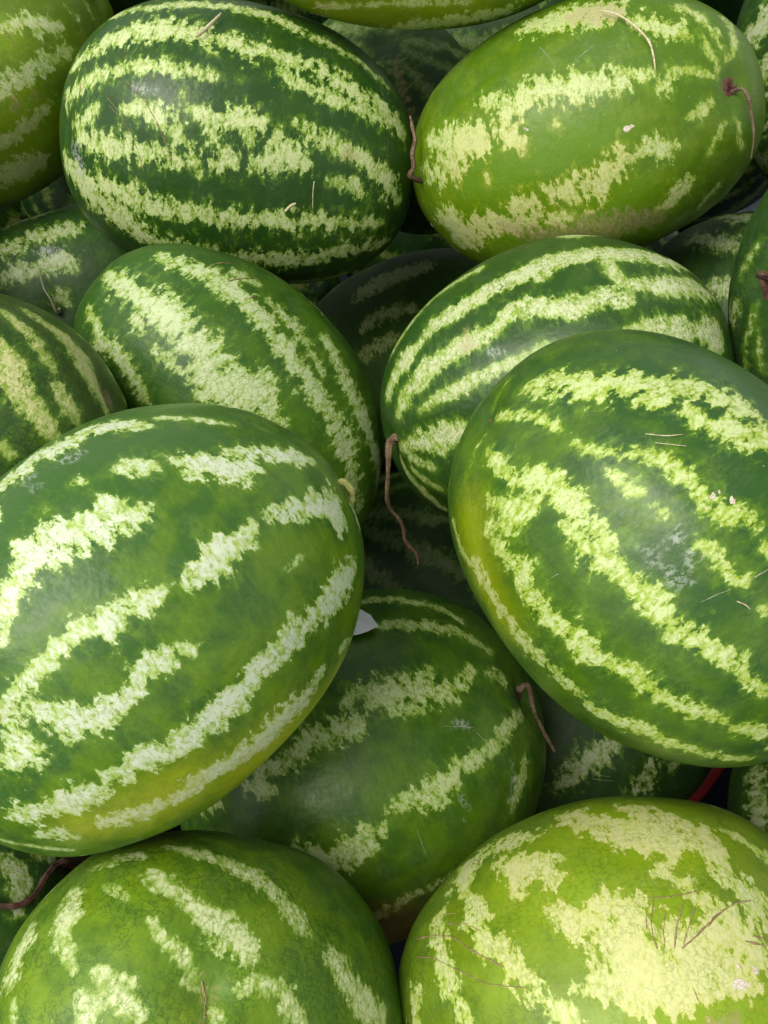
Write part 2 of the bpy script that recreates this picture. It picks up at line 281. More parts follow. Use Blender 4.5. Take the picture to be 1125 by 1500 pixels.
  belly=(-0.272,0.832,-0.484),
  light=[[[-114,-8,-63,5.4],[-107,-15,-69,9.1],[-99,-24,-73,11.2],[-89,-31,-79,11.1],[-81,-39,-80,12.5],[-74,-48,-79,11.3],[-66,-52,-80,9.5]],
   [[-61,-45,-87,6],[-56,-54,-84,9.9],[-60,-62,-76,7.5],[-54,-69,-72,9.7],[-44,-74,-70,10.1],[-34,-77,-70,10],[-25,-79,-71,10]],
   [[-38,-59,-85,7.3],[-29,-60,-86,7.3],[-22,-66,-83,8.8],[-15,-69,-82,9.1],[-6,-70,-81,6.9],[-7,-79,-73,6.3]],
   [[-117,19,-56,2.9],[-111,13,-65,4.4],[-103,6,-74,4.2],[-94,0,-81,4.8],[-83,-4,-88,3.9],[-77,-5,-91,1.4]],
   [[-126,16,-44,1.5],[-127,6,-44,1.7],[-129,-3,-41,1.5]],
   [[-114,29,-57,1.5],[-111,38,-55,1.9],[-104,49,-54,1.9]],
   [[-69,-4,-94,2.4],[-61,-8,-97,3.9],[-52,-15,-99,4.9],[-44,-22,-100,4.9],[-36,-29,-100,4.9],[-28,-33,-100,5.7],[-18,-33,-101,6.6],[-7,-35,-101,5.5],[-3,-29,-103,4.4],[5,-29,-103,4.5],[9,-37,-101,5.5],[17,-41,-98,4.7],[24,-44,-97,2.9]],
   [[-41,-10,-103,3.6],[-32,-9,-104,4.5],[-24,-13,-105,3.6]],
   [[-32,-18,-103,2.2],[-30,-17,-104,2.2]],
   [[-13,-13,-106,4.4],[-6,-16,-106,2.2]],
   [[-102,33,-67,2.8],[-97,34,-71,6.2],[-88,34,-78,6.4],[-74,31,-87,6.7],[-69,22,-92,7.7],[-61,17,-96,8.3],[-50,16,-100,8.3],[-38,16,-103,9.2],[-26,17,-104,8.2],[-16,16,-105,6.3]],
   [[-78,51,-75,5.3],[-67,46,-84,6.9],[-61,39,-89,4.7]],
   [[-66,59,-76,4.2],[-57,52,-84,4.1],[-59,31,-93,6.4]],
   [[-36,25,-101,5.7],[-26,25,-103,7.5],[-16,24,-104,8.3],[-5,22,-105,8.3],[4,20,-105,6.4],[11,20,-105,7.3],[22,18,-105,7.2],[31,19,-103,5.4],[39,20,-102,6.5],[46,14,-101,8.3],[57,13,-98,6.4],[65,8,-96,6.3],[74,9,-92,4.5],[83,8,-88,5.6],[89,7,-84,3.7]],
   [[-69,62,-71,5.1],[-59,65,-73,4.7],[-43,62,-82,6.5],[-35,61,-85,7.9],[-24,66,-83,6.9],[-12,66,-84,8.1],[-3,64,-86,7.6],[6,59,-90,8.5],[16,61,-88,8.8],[24,58,-89,7.3],[32,56,-89,6],[39,50,-91,5.7],[49,49,-88,6.9],[58,47,-86,4.7],[69,43,-84,6.1],[79,37,-82,4.9],[88,32,-79,3.1]],
   [[96,31,-74,4.3],[100,26,-72,6.2],[108,22,-66,6.5]],
   [[-59,84,-51,6.1],[-45,87,-54,7.3],[-31,88,-57,8.5],[-14,89,-59,8.5],[-1,90,-59,8.5],[12,85,-65,7.2],[25,83,-66,7],[34,78,-69,3.6]],
   [[40,82,-63,5.3],[50,78,-65,7],[61,72,-66,7.5],[69,64,-69,6],[82,63,-62,4.9],[93,56,-60,4.6],[106,48,-53,4.9],[118,38,-45,3.4]],
   [[-88,79,-31,3.4],[-74,86,-35,3.9],[-61,87,-44,3.4]],
   [[12,-18,-105,4.4],[20,-20,-105,4.4],[32,-18,-103,4.4],[40,-20,-101,3.5],[38,-27,-100,2.2]],
   [[32,-39,-97,3.7],[35,-38,-97,3.8]],
   [[56,-19,-98,2.7],[57,-19,-97,2.7]],
   [[9,-26,-104,3.5],[10,-33,-102,5.4],[18,-40,-99,4.6]]],
  ground_spot=[[[-81,67,-59,8]],
   [[-78,69,-58,18],[-59,81,-55,17.3],[-27,90,-55,16]]],
  scuff_sheen=[[[0,-15,-106,1.2],[3,-12,-107,2.1],[6,-8,-107,0.9]],
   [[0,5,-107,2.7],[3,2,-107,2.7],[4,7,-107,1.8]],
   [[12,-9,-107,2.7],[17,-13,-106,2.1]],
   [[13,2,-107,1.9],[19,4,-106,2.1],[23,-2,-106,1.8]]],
  ),
'Q': dict(loc=(-0.0159,0.3617,0.2592), quat=(0.2182,-0.9320,-0.2839,-0.0561), a=0.1503, b=0.1318, pole=(0.87,0.192,-0.454),
  back=[(-0.07,72,162),(0.58,132,162),(1.12,144,162),(1.76,150,162),(2.26,144,162),(2.79,114,162),(3.39,54,162),(3.93,30,162),(4.54,24,162),(5.09,24,162),(5.71,36,162)],
  belly=(0.211,0.696,-0.686),
  light=[[[70,-99,-64,6.6],[85,-92,-62,7.2],[98,-81,-63,6.6],[113,-64,-63,5.9],[121,-46,-66,3.9]],
   [[61,-76,-95,4.1],[73,-70,-94,5.4],[87,-62,-90,7.4],[101,-53,-86,6.6],[112,-41,-81,5.8],[120,-28,-77,4.5],[126,-16,-73,4.2]],
   [[26,-37,-125,7.9],[34,-32,-125,11.9],[46,-27,-123,11.8],[58,-22,-121,13.4],[67,-17,-118,10.9]],
   [[35,-19,-127,5],[54,-7,-124,5.1]],
   [[70,-8,-118,7.5],[82,-7,-112,7.6],[92,-7,-106,7.7],[102,-10,-99,5.4]],
   [[75,-32,-112,4.4],[74,-29,-113,4.4]],
   [[11,-23,-129,6.1],[12,-20,-130,6.1]],
   [[15,-41,-125,8],[28,-42,-123,6.7],[35,-40,-122,8.1]],
   [[9,-19,-130,7.3],[5,-25,-129,9.8],[-5,-28,-129,10],[-18,-31,-127,10.2],[-33,-30,-126,7.8],[-45,-26,-124,6.1],[-59,-36,-117,7.8],[-70,-28,-115,8.7],[-64,-19,-119,6.2]],
   [[-98,-35,-96,6.7],[-111,-37,-84,5.6]],
   [[114,0,-89,5.7],[122,7,-80,6.4]],
   [[118,36,-76,6.3],[108,39,-86,7.1],[95,40,-96,7.4],[85,45,-101,5.9],[67,42,-112,9.1],[55,40,-117,9.3],[41,43,-120,9.4],[28,45,-122,10.5],[17,43,-124,8.7],[9,38,-126,4.8]],
   [[98,69,-76,5.6],[87,77,-78,6.6],[75,84,-80,5.1],[69,89,-79,3.1]],
   [[-68,24,-116,6.8],[-63,34,-117,12.1],[-57,43,-116,13.4],[-42,42,-120,11.4],[-28,42,-123,10.1],[-16,42,-124,7.6]],
   [[-68,50,-108,6.5],[-70,55,-105,6.5]],
   [[2,37,-126,6.3],[11,37,-126,5]],
   [[-57,89,-85,3.6],[-39,89,-92,4.2],[-23,91,-93,4.2],[-7,95,-91,3.6],[10,97,-89,2.5]],
   [[-67,84,-85,4.2],[-51,91,-86,4.6],[-31,92,-91,4.7]]],
  scuff_sheen=[[[44,57,-113,2],[41,69,-107,2]],
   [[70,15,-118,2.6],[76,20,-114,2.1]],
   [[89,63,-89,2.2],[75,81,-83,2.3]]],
  ),
'R': dict(loc=(-0.1044,0.1497,0.3662), quat=(0.4252,-0.1036,-0.8873,-0.1457), a=0.1246, b=0.1052, pole=(0.591,0.105,-0.8),
  back=[(-0.03,18,162),(0.56,12,162),(1.12,18,162),(1.77,42,162),(2.33,84,162),(2.78,84,162),(3.43,78,162),(4.07,78,162),(4.56,84,162),(5.15,84,162),(5.69,24,162)],
  belly=(0.872,-0.091,-0.481),
  light=[[[100,54,-37,4.6],[96,52,-46,7],[91,50,-55,6.1],[86,47,-63,5.9],[82,44,-69,7.8],[75,43,-74,10.8],[69,40,-80,11.8],[63,38,-84,9.9],[59,34,-88,5.9]],
   [[89,73,-23,3.9],[81,74,-36,6.1],[71,75,-46,6.6],[62,75,-55,7.3],[52,74,-63,7.9],[43,69,-72,7.5],[36,64,-79,6.6],[27,58,-85,6.4],[23,55,-88,2.8]],
   [[101,32,-55,2.9],[99,28,-61,3.8],[93,26,-68,4.8],[88,23,-73,5.3],[83,18,-78,3.8],[79,14,-82,2.4]],
   [[84,13,-79,3.8],[78,11,-83,1.9]],
   [[113,42,-22,3],[110,40,-33,3.8],[108,38,-40,1.9]],
   [[119,35,1,5.8],[121,26,-11,9.9],[122,17,-15,9.7],[122,9,-22,6.6],[120,4,-30,4.8],[118,0,-36,2.9]],
   [[112,3,-49,4.8],[107,-1,-56,7.6],[103,-5,-62,7.6],[97,-9,-68,5.7]],
   [[113,-11,-46,5.7],[110,-16,-50,8.6]],
   [[61,18,-91,3.8],[51,23,-94,5.7],[39,25,-97,6.7],[33,19,-100,7.3],[24,13,-103,6.2]],
   [[8,50,-92,6],[1,46,-94,10.3],[-5,41,-97,9.6],[-19,34,-98,11.1],[-32,28,-98,11.4]],
   [[122,12,18,5.3],[124,-1,13,9.7],[124,-11,9,8.6],[123,-19,4,4.9]],
   [[122,-24,-5,3.9],[120,-30,-11,2.8]],
   [[110,52,1,4.8],[105,58,-10,6.2],[99,63,-22,4.5]],
   [[69,3,-89,4.8],[65,2,-91,4.8]]],
  corky=[[[78,16,-83,0.8],[75,13,-85,1.3],[73,9,-87,1.7],[72,4,-87,1.7],[71,-2,-88,1.3]]],
  ),
'S': dict(loc=(0.1411,0.1659,0.3478), quat=(0.1101,-0.9811,-0.1082,-0.1167), a=0.1294, b=0.1140, pole=(0.468,0.519,-0.715),
  back=[(0.08,12,54),(0.08,90,162),(0.56,114,162),(1.11,126,162),(1.77,12,36),(1.77,132,162),(2.22,12,90),(2.22,126,162),(2.9,12,162),(3.4,12,162),(4.0,12,162),(4.59,12,162),(5.19,12,162),(5.69,12,162)],
  belly=(0.247,0.119,-0.962),
  light=[[[6,-100,-55,10.9],[16,-90,-68,11.9],[27,-82,-76,15.4],[36,-72,-83,13.8],[46,-76,-76,18.5],[53,-68,-80,15],[48,-56,-91,6],[40,-51,-96,4]],
   [[38,-95,-55,8.2],[50,-86,-63,9.6],[60,-73,-72,11.8],[70,-66,-72,13.6],[75,-54,-78,12.9],[74,-43,-85,10.2],[83,-34,-84,10.5],[86,-23,-84,11.7]],
   [[-47,-95,-49,8.2],[-37,-95,-55,11],[-25,-93,-62,9.7]],
   [[-39,-84,-70,8.8],[-30,-74,-83,12.1],[-18,-75,-85,9.3],[-13,-64,-94,8.3]],
   [[-36,-63,-90,6],[-34,-60,-93,5]],
   [[-22,-49,-102,5],[-13,-44,-105,7],[-10,-36,-108,9],[-1,-37,-108,9],[12,-41,-106,9],[19,-32,-108,12],[6,-24,-111,14.9],[15,-17,-112,15.9],[24,-9,-112,15.9],[4,-7,-114,14],[-9,-7,-113,8]],
   [[34,-21,-109,11],[40,-12,-108,13],[54,-16,-104,11],[65,-24,-97,10],[71,-13,-96,11.8],[76,-1,-95,10.6]],
   [[52,-41,-97,5.8],[56,-32,-99,8]],
   [[16,3,-113,14.9],[31,3,-111,14.9],[47,0,-107,14.9],[62,7,-101,12]],
   [[-62,-92,-43,11],[-64,-82,-58,11.1],[-65,-70,-71,4.9]],
   [[-61,-63,-80,6.8],[-61,-52,-87,8.6],[-60,-40,-94,8.1],[-50,-36,-100,8],[-47,-26,-104,8],[-42,-15,-108,8],[-35,-5,-110,8],[-27,4,-112,7]],
   [[-84,-62,-65,6.2],[-84,-49,-74,6.9],[-84,-36,-82,6.8],[-83,-24,-86,7],[-82,-15,-89,5.2],[-78,-7,-93,3.5]],
   [[-18,-111,-19,2],[-6,-112,-19,2]],
   [[86,-66,-58,3.8],[96,-57,-56,4.4],[104,-47,-53,5.5]],
   [[-107,-25,-62,7.4],[-109,-15,-63,7.3]]],
  ground_spot=[[[16,-88,-72,30.1],[54,-70,-78,32.4]],
   [[-31,-68,-88,25],[10,-34,-108,29.9],[40,-12,-108,33.9],[50,11,-106,39.9],[12,12,-113,31.9]],
   [[-49,-24,-104,15.9]]],
  corky=[[[42,23,-106,6],[51,24,-103,5]]],
  ),
'T': dict(loc=(-0.3080,0.2264,0.2520), quat=(0.1713,-0.9552,-0.1811,0.1594), a=0.1016, b=0.0878, pole=(0.848,-0.278,-0.451),
  back=[(-0.03,54,162),(0.5,48,162),(1.15,48,162),(1.65,60,162),(2.23,78,162),(2.82,78,162),(3.34,66,162),(3.99,30,162),(4.65,24,162),(5.09,30,162),(5.67,42,162)],
  light=[[[41,-39,-71,8.1],[46,-28,-75,10.3],[45,-15,-78,7.5],[41,-5,-81,4.9]],
   [[63,-38,-59,4.7],[74,-38,-50,7]]],
  ),
'U': dict(loc=(0.1778,0.4543,0.1174), quat=(0.2196,-0.9609,-0.1194,-0.1190), a=0.1392, b=0.1011, pole=(-0.874,-0.128,-0.468),
  back=[(-0.08,78,162),(0.55,132,162),(1.11,150,162),(1.7,150,162),(2.25,144,162),(2.89,114,162),(3.37,66,162),(4.04,30,162),(4.51,30,162),(5.07,30,162),(5.75,42,162)],
  light=[[[-22,34,-94,8],[-6,29,-96,11],[9,24,-98,12.5],[24,19,-98,10.8],[38,15,-97,6.1]],
   [[43,59,-77,8.2],[55,54,-77,12.2],[65,44,-79,9.6]],
   [[80,49,-69,5.5],[85,47,-67,5.5]]],
  ),
'V': dict(loc=(0.0578,0.6576,0.1059), quat=(0.3075,-0.9158,0.2522,0.0563), a=0.1414, b=0.1122, pole=(-0.806,-0.025,-0.591),
  back=[(0.08,12,162),(0.61,12,162),(1.09,12,162),(1.71,12,162),(2.28,12,162),(2.87,12,162),(3.37,12,162),(4.01,12,162),(4.64,12,162),(5.09,12,162),(5.77,12,162)],
  ),
'W': dict(loc=(0.3505,0.3048,0.2762), quat=(0.2812,-0.5980,0.7505,0.0121), a=0.1203, b=0.0904, pole=(-0.783,0.262,-0.564),
  back=[(0.05,90,162),(0.5,120,162),(1.22,12,162),(1.69,12,162),(2.22,12,162),(2.89,12,162),(3.49,12,162),(3.99,12,162),(4.52,12,162),(5.2,12,162),(5.64,48,162)],
  light=[[[-21,65,-61,10],[1,62,-65,11.2],[19,61,-66,9.2]]],
  ),
'X': dict(loc=(-0.2382,1.1128,0.6053), quat=(0.5768,-0.8100,-0.0880,0.0594), a=0.1552, b=0.0975, pole=(-0.62,-0.096,-0.779),
  back=[(-0.05,12,162),(0.66,12,162),(1.2,12,162),(1.63,12,162),(2.29,12,162),(2.85,12,162),(3.38,12,162),(4.04,12,162),(4.53,12,162),(5.16,12,162),(5.74,12,162)],
  ),
}
TENDRIL = [[-116.8,-7.9,-49.3,2.3],[-125.0,-8.5,-52.8,2.5],[-129.4,-15.4,-66.4,2.5],[-124.3,-21.1,-66.8,2.2],[-122.9,-30.4,-65.5,2.1],[-118.8,-39.8,-60.7,2.0],[-119.3,-48.5,-55.9,1.8],[-119.8,-59.4,-50.3,1.2]]
STEMS = {
'K': [[-117.4,2.6,-49.0,5.2],[-125.7,2.8,-52.5,4.1],[-130.4,17.1,-58.1,2.2],[-134.2,28.8,-59.6,1.9],[-139.4,42.6,-57.5,2.0],[-140.9,52.8,-50.4,1.9],[-138.0,62.0,-44.4,2.0],[-137.8,71.2,-38.8,1.8],[-139.6,79.5,-35.7,1.8],[-137.9,87.2,-32.8,1.9],[-135.3,95.0,-27.8,1.7],[-137.1,103.5,-24.7,1.3]],
'Q': [[124.7,20.3,-61.7,3.1],[132.7,21.6,-65.7,2.5],[126.1,35.8,-68.5,2.0],[124.3,46.4,-64.2,1.8],[124.0,57.8,-56.5,1.8],[124.0,66.7,-50.7,1.7],[124.3,74.0,-45.2,1.4]],
'T': [[89.6,-21.8,-17.9,6.7],[98.1,-23.9,-19.6,6.1],[80.0,-28.5,-54.7,4.0],[71.6,-28.1,-63.0,3.2],[63.5,-23.0,-71.6,3.0],[56.6,-15.7,-78.2,3.0],[48.7,-10.7,-83.0,3.0],[39.7,-9.9,-86.6,2.9],[27.6,-14.6,-88.9,2.7],[15.8,-24.0,-88.1,2.4]],
'C': [[119.2,4.0,-46.5,2.0],[127.6,4.3,-49.8,1.7],[130.4,14.6,-53.7,1.6],[129.9,21.8,-55.0,1.2],[129.4,31.5,-54.9,1.3],[128.0,40.9,-56.2,0.9],[123.5,53.5,-56.5,0.5]],
'O': [[125.4,19.1,-26.8,2.0],[134.1,20.5,-28.7,2.3],[135.8,27.6,-25.7,2.6],[133.9,32.2,-21.5,2.2],[131.1,35.4,-17.0,1.6]],
'H': [[-18.6,1.6,-82.8,3.7],[-20.6,1.7,-91.6,2.5],[-20.6,-10.3,-98.6,1.0],[-21.7,-19.8,-97.5,0.8],[-20.3,-29.6,-92.5,0.7],[-18.0,-37.3,-86.2,0.6]],
'N': [[22.1,-54.6,-58.2,3.9],[24.4,-60.6,-64.5,2.9],[25.6,-65.1,-74.5,0.9],[29.3,-66.0,-76.4,0.5]],
}
SCARS = {
'S': [(1.0,[[-98.6,-54.5,-53.8],[-86.5,-52.6,-69.6],[-76.0,-48.9,-80.7],[-64.9,-37.9,-92.8],[-51.8,-26.9,-102.0]]),(0.7,[[-80.5,-57.3,-71.3],[-67.9,-53.9,-82.8],[-59.2,-47.4,-91.1]]),(0.7,[[-100.0,-45.1,-60.1],[-88.8,-41.2,-74.8],[-79.5,-34.3,-85.5],[-62.9,-21.6,-98.8],[-44.1,-15.0,-107.0]]),(0.8,[[29.8,-40.3,-103.7],[37.1,-38.5,-102.9],[44.7,-37.5,-101.1],[58.9,-37.3,-95.8]]),(0.8,[[32.8,-38.6,-103.8],[28.2,-29.4,-107.7],[25.9,-20.9,-110.0],[26.2,-15.5,-110.9]]),(0.6,[[37.9,-34.4,-104.1],[32.2,-22.9,-108.5],[29.7,-14.6,-110.4]]),(1.1,[[47.7,-33.9,-101.6],[39.2,-22.9,-107.0],[34.1,-13.5,-109.7]]),(0.7,[[53.0,-30.7,-100.7],[45.1,-21.5,-105.5],[39.1,-14.0,-108.5]]),(1.2,[[83.7,-27.0,-85.1],[72.9,-26.9,-92.3],[63.5,-24.4,-97.9],[48.3,-17.1,-105.4],[37.6,-12.6,-109.0]]),(0.7,[[26.9,-32.6,-106.9],[24.0,-25.0,-109.4]]),(0.9,[[70.8,-8.9,-96.9],[80.9,-3.5,-91.1]]),(0.8,[[75.5,-10.1,-94.1],[83.0,-7.0,-89.4]]),(0.7,[[36.3,5.3,-109.9],[36.4,11.3,-109.4]]),(0.5,[[-69.0,-60.0,-77.9],[-80.8,-63.3,-65.8]])],
'B': [(0.7,[[-82.7,-33.1,-94.3],[-72.8,-27.3,-100.4],[-62.8,-19.6,-105.7],[-54.2,-9.3,-109.5],[-45.6,3.7,-111.6],[-40.3,13.4,-112.0],[-39.5,22.6,-110.7]]),(0.6,[[-98.4,-22.0,-89.2],[-83.7,-9.6,-99.1],[-71.6,4.3,-104.4],[-64.5,19.0,-105.2],[-60.8,29.2,-104.0]]),(0.5,[[-93.4,-13.4,-93.7],[-83.3,-7.0,-99.5]]),(1.0,[[-123.0,-29.6,-67.0],[-123.3,-16.7,-71.1]]),(0.5,[[-89.5,-57.3,-78.1],[-86.4,-52.1,-83.4]])],
'J': [(0.9,[[-86.0,-56.9,-59.9],[-78.3,-72.2,-46.9]]),(0.9,[[-68.3,-56.9,-69.4],[-64.5,-67.0,-61.5],[-57.1,-80.8,-46.1]]),(0.7,[[-49.3,-60.4,-73.3],[-46.3,-69.4,-65.7]])],
'R': [(1.5,[[78.1,16.8,-82.3],[75.2,12.5,-84.8],[72.8,8.4,-86.7],[72.3,3.7,-87.4],[70.8,-2.3,-88.3]]),(0.5,[[75.2,12.5,-84.8],[75.7,8.2,-85.1]]),(0.5,[[74.8,13.4,-84.9],[73.1,16.1,-85.6]])],
'D': [(0.9,[[-84.5,65.2,-34.3],[-75.1,64.1,-42.2],[-63.2,63.7,-48.2]]),(0.8,[[-92.4,70.2,-8.3],[-83.0,71.0,-21.6],[-73.8,72.0,-27.5]])],
'U': [(0.4,[[9.0,33.8,-94.9],[26.0,41.5,-90.5]]),(0.4,[[7.8,37.3,-93.6],[26.3,45.5,-88.5]]),(0.4,[[23.4,6.2,-99.7],[33.7,18.8,-96.8]]),(0.4,[[25.7,32.4,-94.2],[31.3,37.3,-91.5]])],
'P': [(0.4,[[-23.0,52.6,-92.1],[-21.2,45.1,-96.1]]),(0.35,[[33.8,1.4,-104.4],[38.3,-15.9,-102.6]]),(0.4,[[40.4,-22.3,-100.8],[41.4,-33.5,-97.4]])],
'A': [(0.9,[[41.1,-16.6,-102.1],[41.2,-8.4,-103.0],[40.8,4.6,-103.5]])],
'C': [(0.5,[[-4.3,-75.7,-69.5],[1.8,-66.7,-78.2],[7.0,-54.8,-86.7]]),(0.4,[[23.7,-57.5,-83.8],[37.7,-62.2,-77.9]])],
'Q': [(0.45,[[32.4,31.0,-125.4],[23.8,45.2,-122.4]]),(0.4,[[60.3,10.4,-121.6],[79.5,24.2,-111.3]]),(0.35,[[77.6,24.5,-112.1],[80.3,37.1,-107.2]]),(0.5,[[5.6,55.8,-119.1],[0.9,74.7,-108.5]])],
}
FLECKS = {
'S': [[59.6, 9.9, -102.2, 4.2], [62.8, 10.2, -100.8, 2.0], [69.9, 5.9, -97.4, 3.5], [62.2, 1.6, -101.5, 1.7], [56.8, 9.6, -103.3, 2.0]],
'C': [[47.4, 4.7, -97.4, 3.1], [51.0, 3.9, -96.5, 2.5], [-133.0, 27.7, -24.2, 3.1], [-22.4, -18.1, -100.1, 1.5], [-24.1, -19.7, -99.7, 1.2]],
'P': [[-0.9, -36.6, -100.8, 2.1], [6.5, -41.5, -98.8, 2.5], [-0.5, -40.1, -99.3, 1.2], [1.6, -30.9, -102.8, 1.2], [11.8, -41.0, -98.8, 1.0]],
'O': [[26.4, -72.8, -79.1, 0.8]],
}
STRAWS = [
('B',0.0023,[[-0.1431,0.7668,0.6476],[-0.1372,0.7724,0.6494],[-0.1257,0.7946,0.6527]]),
('B',0.0008,[[-0.0546,0.7037,0.564],[-0.056,0.7,0.5541],[-0.0565,0.6974,0.5427]]),
('B',0.0017,[[-0.0781,0.6908,0.5453],[-0.0736,0.6926,0.5492],[-0.0692,0.694,0.5507]]),
('C',0.0011,[[0.16,0.7595,0.6704],[0.1711,0.7494,0.6713],[0.182,0.7356,0.669],[0.1899,0.7234,0.6646],[0.1928,0.7139,0.6591],[0.1942,0.7048,0.6524]]),
('P',0.0004,[[0.1297,0.3507,0.6426],[0.1394,0.3487,0.6432],[0.148,0.3492,0.6437]]),
('P',0.0004,[[0.1341,0.3453,0.6417],[0.1488,0.3428,0.642]]),
('P',0.0005,[[0.1686,0.2759,0.6048],[0.1726,0.2746,0.6037],[0.175,0.2732,0.6022]]),
('S',0.0006,[[0.053,0.2316,0.3953],[0.0553,0.2258,0.405],[0.0562,0.2272,0.4046]]),
]
PAPER = [[-0.0101,0.4142,0.389],[-0.0038,0.4018,0.3929],[-0.0119,0.3972,0.3936],[-0.0209,0.3939,0.3933],[-0.0313,0.4,0.3903],[-0.032,0.4196,0.3837],[-0.0191,0.4236,0.3842]]
BURIED = [
(-0.333,1.106,0.352,0.128,0.101,0.789,0.089,-0.118,0.596),
(0.060,1.201,0.178,0.138,0.108,0.985,-0.008,0.167,0.047),
(0.352,1.065,0.394,0.121,0.089,0.478,-0.146,0.081,0.862),
(-0.103,1.283,0.454,0.135,0.101,0.182,-0.104,0.019,0.978),
(0.407,1.305,0.508,0.128,0.095,0.761,0.048,-0.057,0.644),
(-0.186,1.103,0.139,0.134,0.098,0.202,-0.151,0.031,0.967),
(-0.519,1.114,0.260,0.133,0.097,0.687,0.005,-0.004,0.726),
(0.318,1.203,0.122,0.118,0.088,0.327,-0.136,0.048,0.934),
(-0.341,0.353,0.111,0.124,0.098,0.970,0.029,-0.160,0.178),
(0.440,1.387,0.159,0.119,0.092,0.832,0.026,-0.040,0.553),
(0.509,0.183,0.426,0.128,0.102,0.984,-0.013,0.084,0.156),
(0.617,1.197,0.532,0.131,0.104,0.548,0.024,-0.016,0.836),
(0.395,-0.103,0.269,0.134,0.107,0.974,0.016,-0.075,0.215),
(-0.532,0.254,0.352,0.128,0.102,0.744,0.055,-0.062,0.663),
(-0.591,0.511,0.400,0.143,0.103,0.990,0.010,-0.109,0.089),
(-0.121,-0.090,0.370,0.128,0.094,0.925,0.029,-0.073,0.372),
(0.511,0.516,0.356,0.138,0.105,0.082,-0.023,0.002,0.996),
(-0.368,1.288,0.667,0.132,0.104,0.039,0.165,-0.007,0.986),
(-0.597,-0.064,0.394,0.125,0.097,0.211,-0.046,0.010,0.976),
(-0.609,1.095,0.626,0.143,0.112,0.999,-0.001,0.040,0.015),
(-0.384,0.037,0.324,0.132,0.100,0.133,0.048,-0.007,0.990),
(-0.603,0.912,0.461,0.134,0.101,0.714,-0.063,0.064,0.695),
(0.597,0.637,0.521,0.142,0.110,0.579,-0.124,0.090,0.801),
(0.049,1.269,0.638,0.127,0.100,0.013,-0.122,0.002,0.992),
(0.114,-0.035,0.246,0.137,0.103,0.245,-0.005,0.001,0.970),
(0.302,1.142,0.651,0.144,0.114,0.446,-0.145,0.073,0.880),
(0.618,-0.114,0.417,0.139,0.109,0.919,-0.010,0.024,0.394),
(-0.446,0.663,0.506,0.132,0.095,0.528,0.005,-0.003,0.849),
(0.620,0.081,0.270,0.133,0.100,0.920,-0.000,0.001,0.393),
(0.497,1.281,0.692,0.127,0.094,0.843,-0.011,0.018,0.537),
(-0.340,0.420,0.341,0.128,0.092,0.449,-0.015,0.008,0.893),
(-0.368,0.864,0.163,0.136,0.098,0.268,0.125,-0.035,0.955),
(-0.091,0.033,0.135,0.126,0.099,0.201,0.123,-0.025,0.972),
(0.225,0.607,0.262,0.129,0.101,0.993,-0.003,0.026,0.111),
(-0.435,0.544,0.122,0.137,0.099,0.983,-0.015,0.153,0.100),
(-0.178,0.669,0.247,0.130,0.099,0.665,0.090,-0.081,0.737),
(0.418,0.121,0.123,0.141,0.103,0.513,-0.063,0.038,0.855),
(0.484,0.372,0.130,0.142,0.104,0.604,0.032,-0.025,0.796),
(-0.420,0.126,0.114,0.131,0.099,0.614,0.053,-0.041,0.787),
]

# ------------------------------------------------------------------ material helpers
class NT:
    def __init__(self, name):
        self.m = bpy.data.materials.new(name)
        self.m.use_nodes = True
        self.t = self.m.node_tree
        self.bsdf = self.t.nodes['Principled BSDF']
        self.out = self.t.nodes['Material Output']
    def n(self, kind, **kw):
        nd = self.t.nodes.new(kind)
        for k, v in kw.items():
            setattr(nd, k, v)
        return nd
    def set(self, sock, v):
        if isinstance(v, bpy.types.NodeSocket):
            self.t.links.new(v, sock)
        elif v is not None:
            sock.default_value = v
    def math(self, op, a, b=None, c=None, clamp=False):
        nd = self.n('ShaderNodeMath', operation=op, use_clamp=clamp)
        for i, v in enumerate((a, b, c)):
            self.set(nd.inputs[i], v)
        return nd.outputs[0]
    def vmath(self, op, a, b=None):
        nd = self.n('ShaderNodeVectorMath', operation=op)
        self.set(nd.inputs[0], a)
        if op == 'SCALE':
            self.set(nd.inputs[3], b)
        else:
            self.set(nd.inputs[1], b)
        return nd.outputs[0]
    def ramp(self, x, lo, hi, a=0.0, b=1.0, smooth=True):
        nd = self.n('ShaderNodeMapRange', interpolation_type='SMOOTHSTEP' if smooth else 'LINEAR')
        self.set(nd.inputs[0], x)
        for i, v in enumerate((lo, hi, a, b)):
            self.set(nd.inputs[1 + i], v)
        return nd.outputs[0]
    def mix(self, f, a, b):
        nd = self.n('ShaderNodeMix', data_type='RGBA')
        self.set(nd.inputs[0], f)
        self.set(nd.inputs[6], a if isinstance(a, bpy.types.NodeSocket) else (*a, 1))
        self.set(nd.inputs[7], b if isinstance(b, bpy.types.NodeSocket) else (*b, 1))
        return nd.outputs[2]
    def noise(self, vec, scale, detail=2, rough=0.5, out=0, lac=2.0):
        nd = self.n('ShaderNodeTexNoise')
        self.set(nd.inputs['Vector'], vec)
        nd.inputs['Scale'].default_value = scale
        nd.inputs['Detail'].default_value = detail
        nd.inputs['Roughness'].default_value = rough
        nd.inputs['Lacunarity'].default_value = lac
        return nd.outputs[out]
    def voro(self, vec, scale, feature='F1', out='Distance', rand=1.0):
        nd = self.n('ShaderNodeTexVoronoi', feature=feature)
        self.set(nd.inputs['Vector'], vec)
        nd.inputs['Scale'].default_value = scale
        nd.inputs['Randomness'].default_value = rand
        return nd.outputs[out]
    def attr(self, name):
        nd = self.n('ShaderNodeAttribute', attribute_name=name)
        return nd.outputs['Fac']


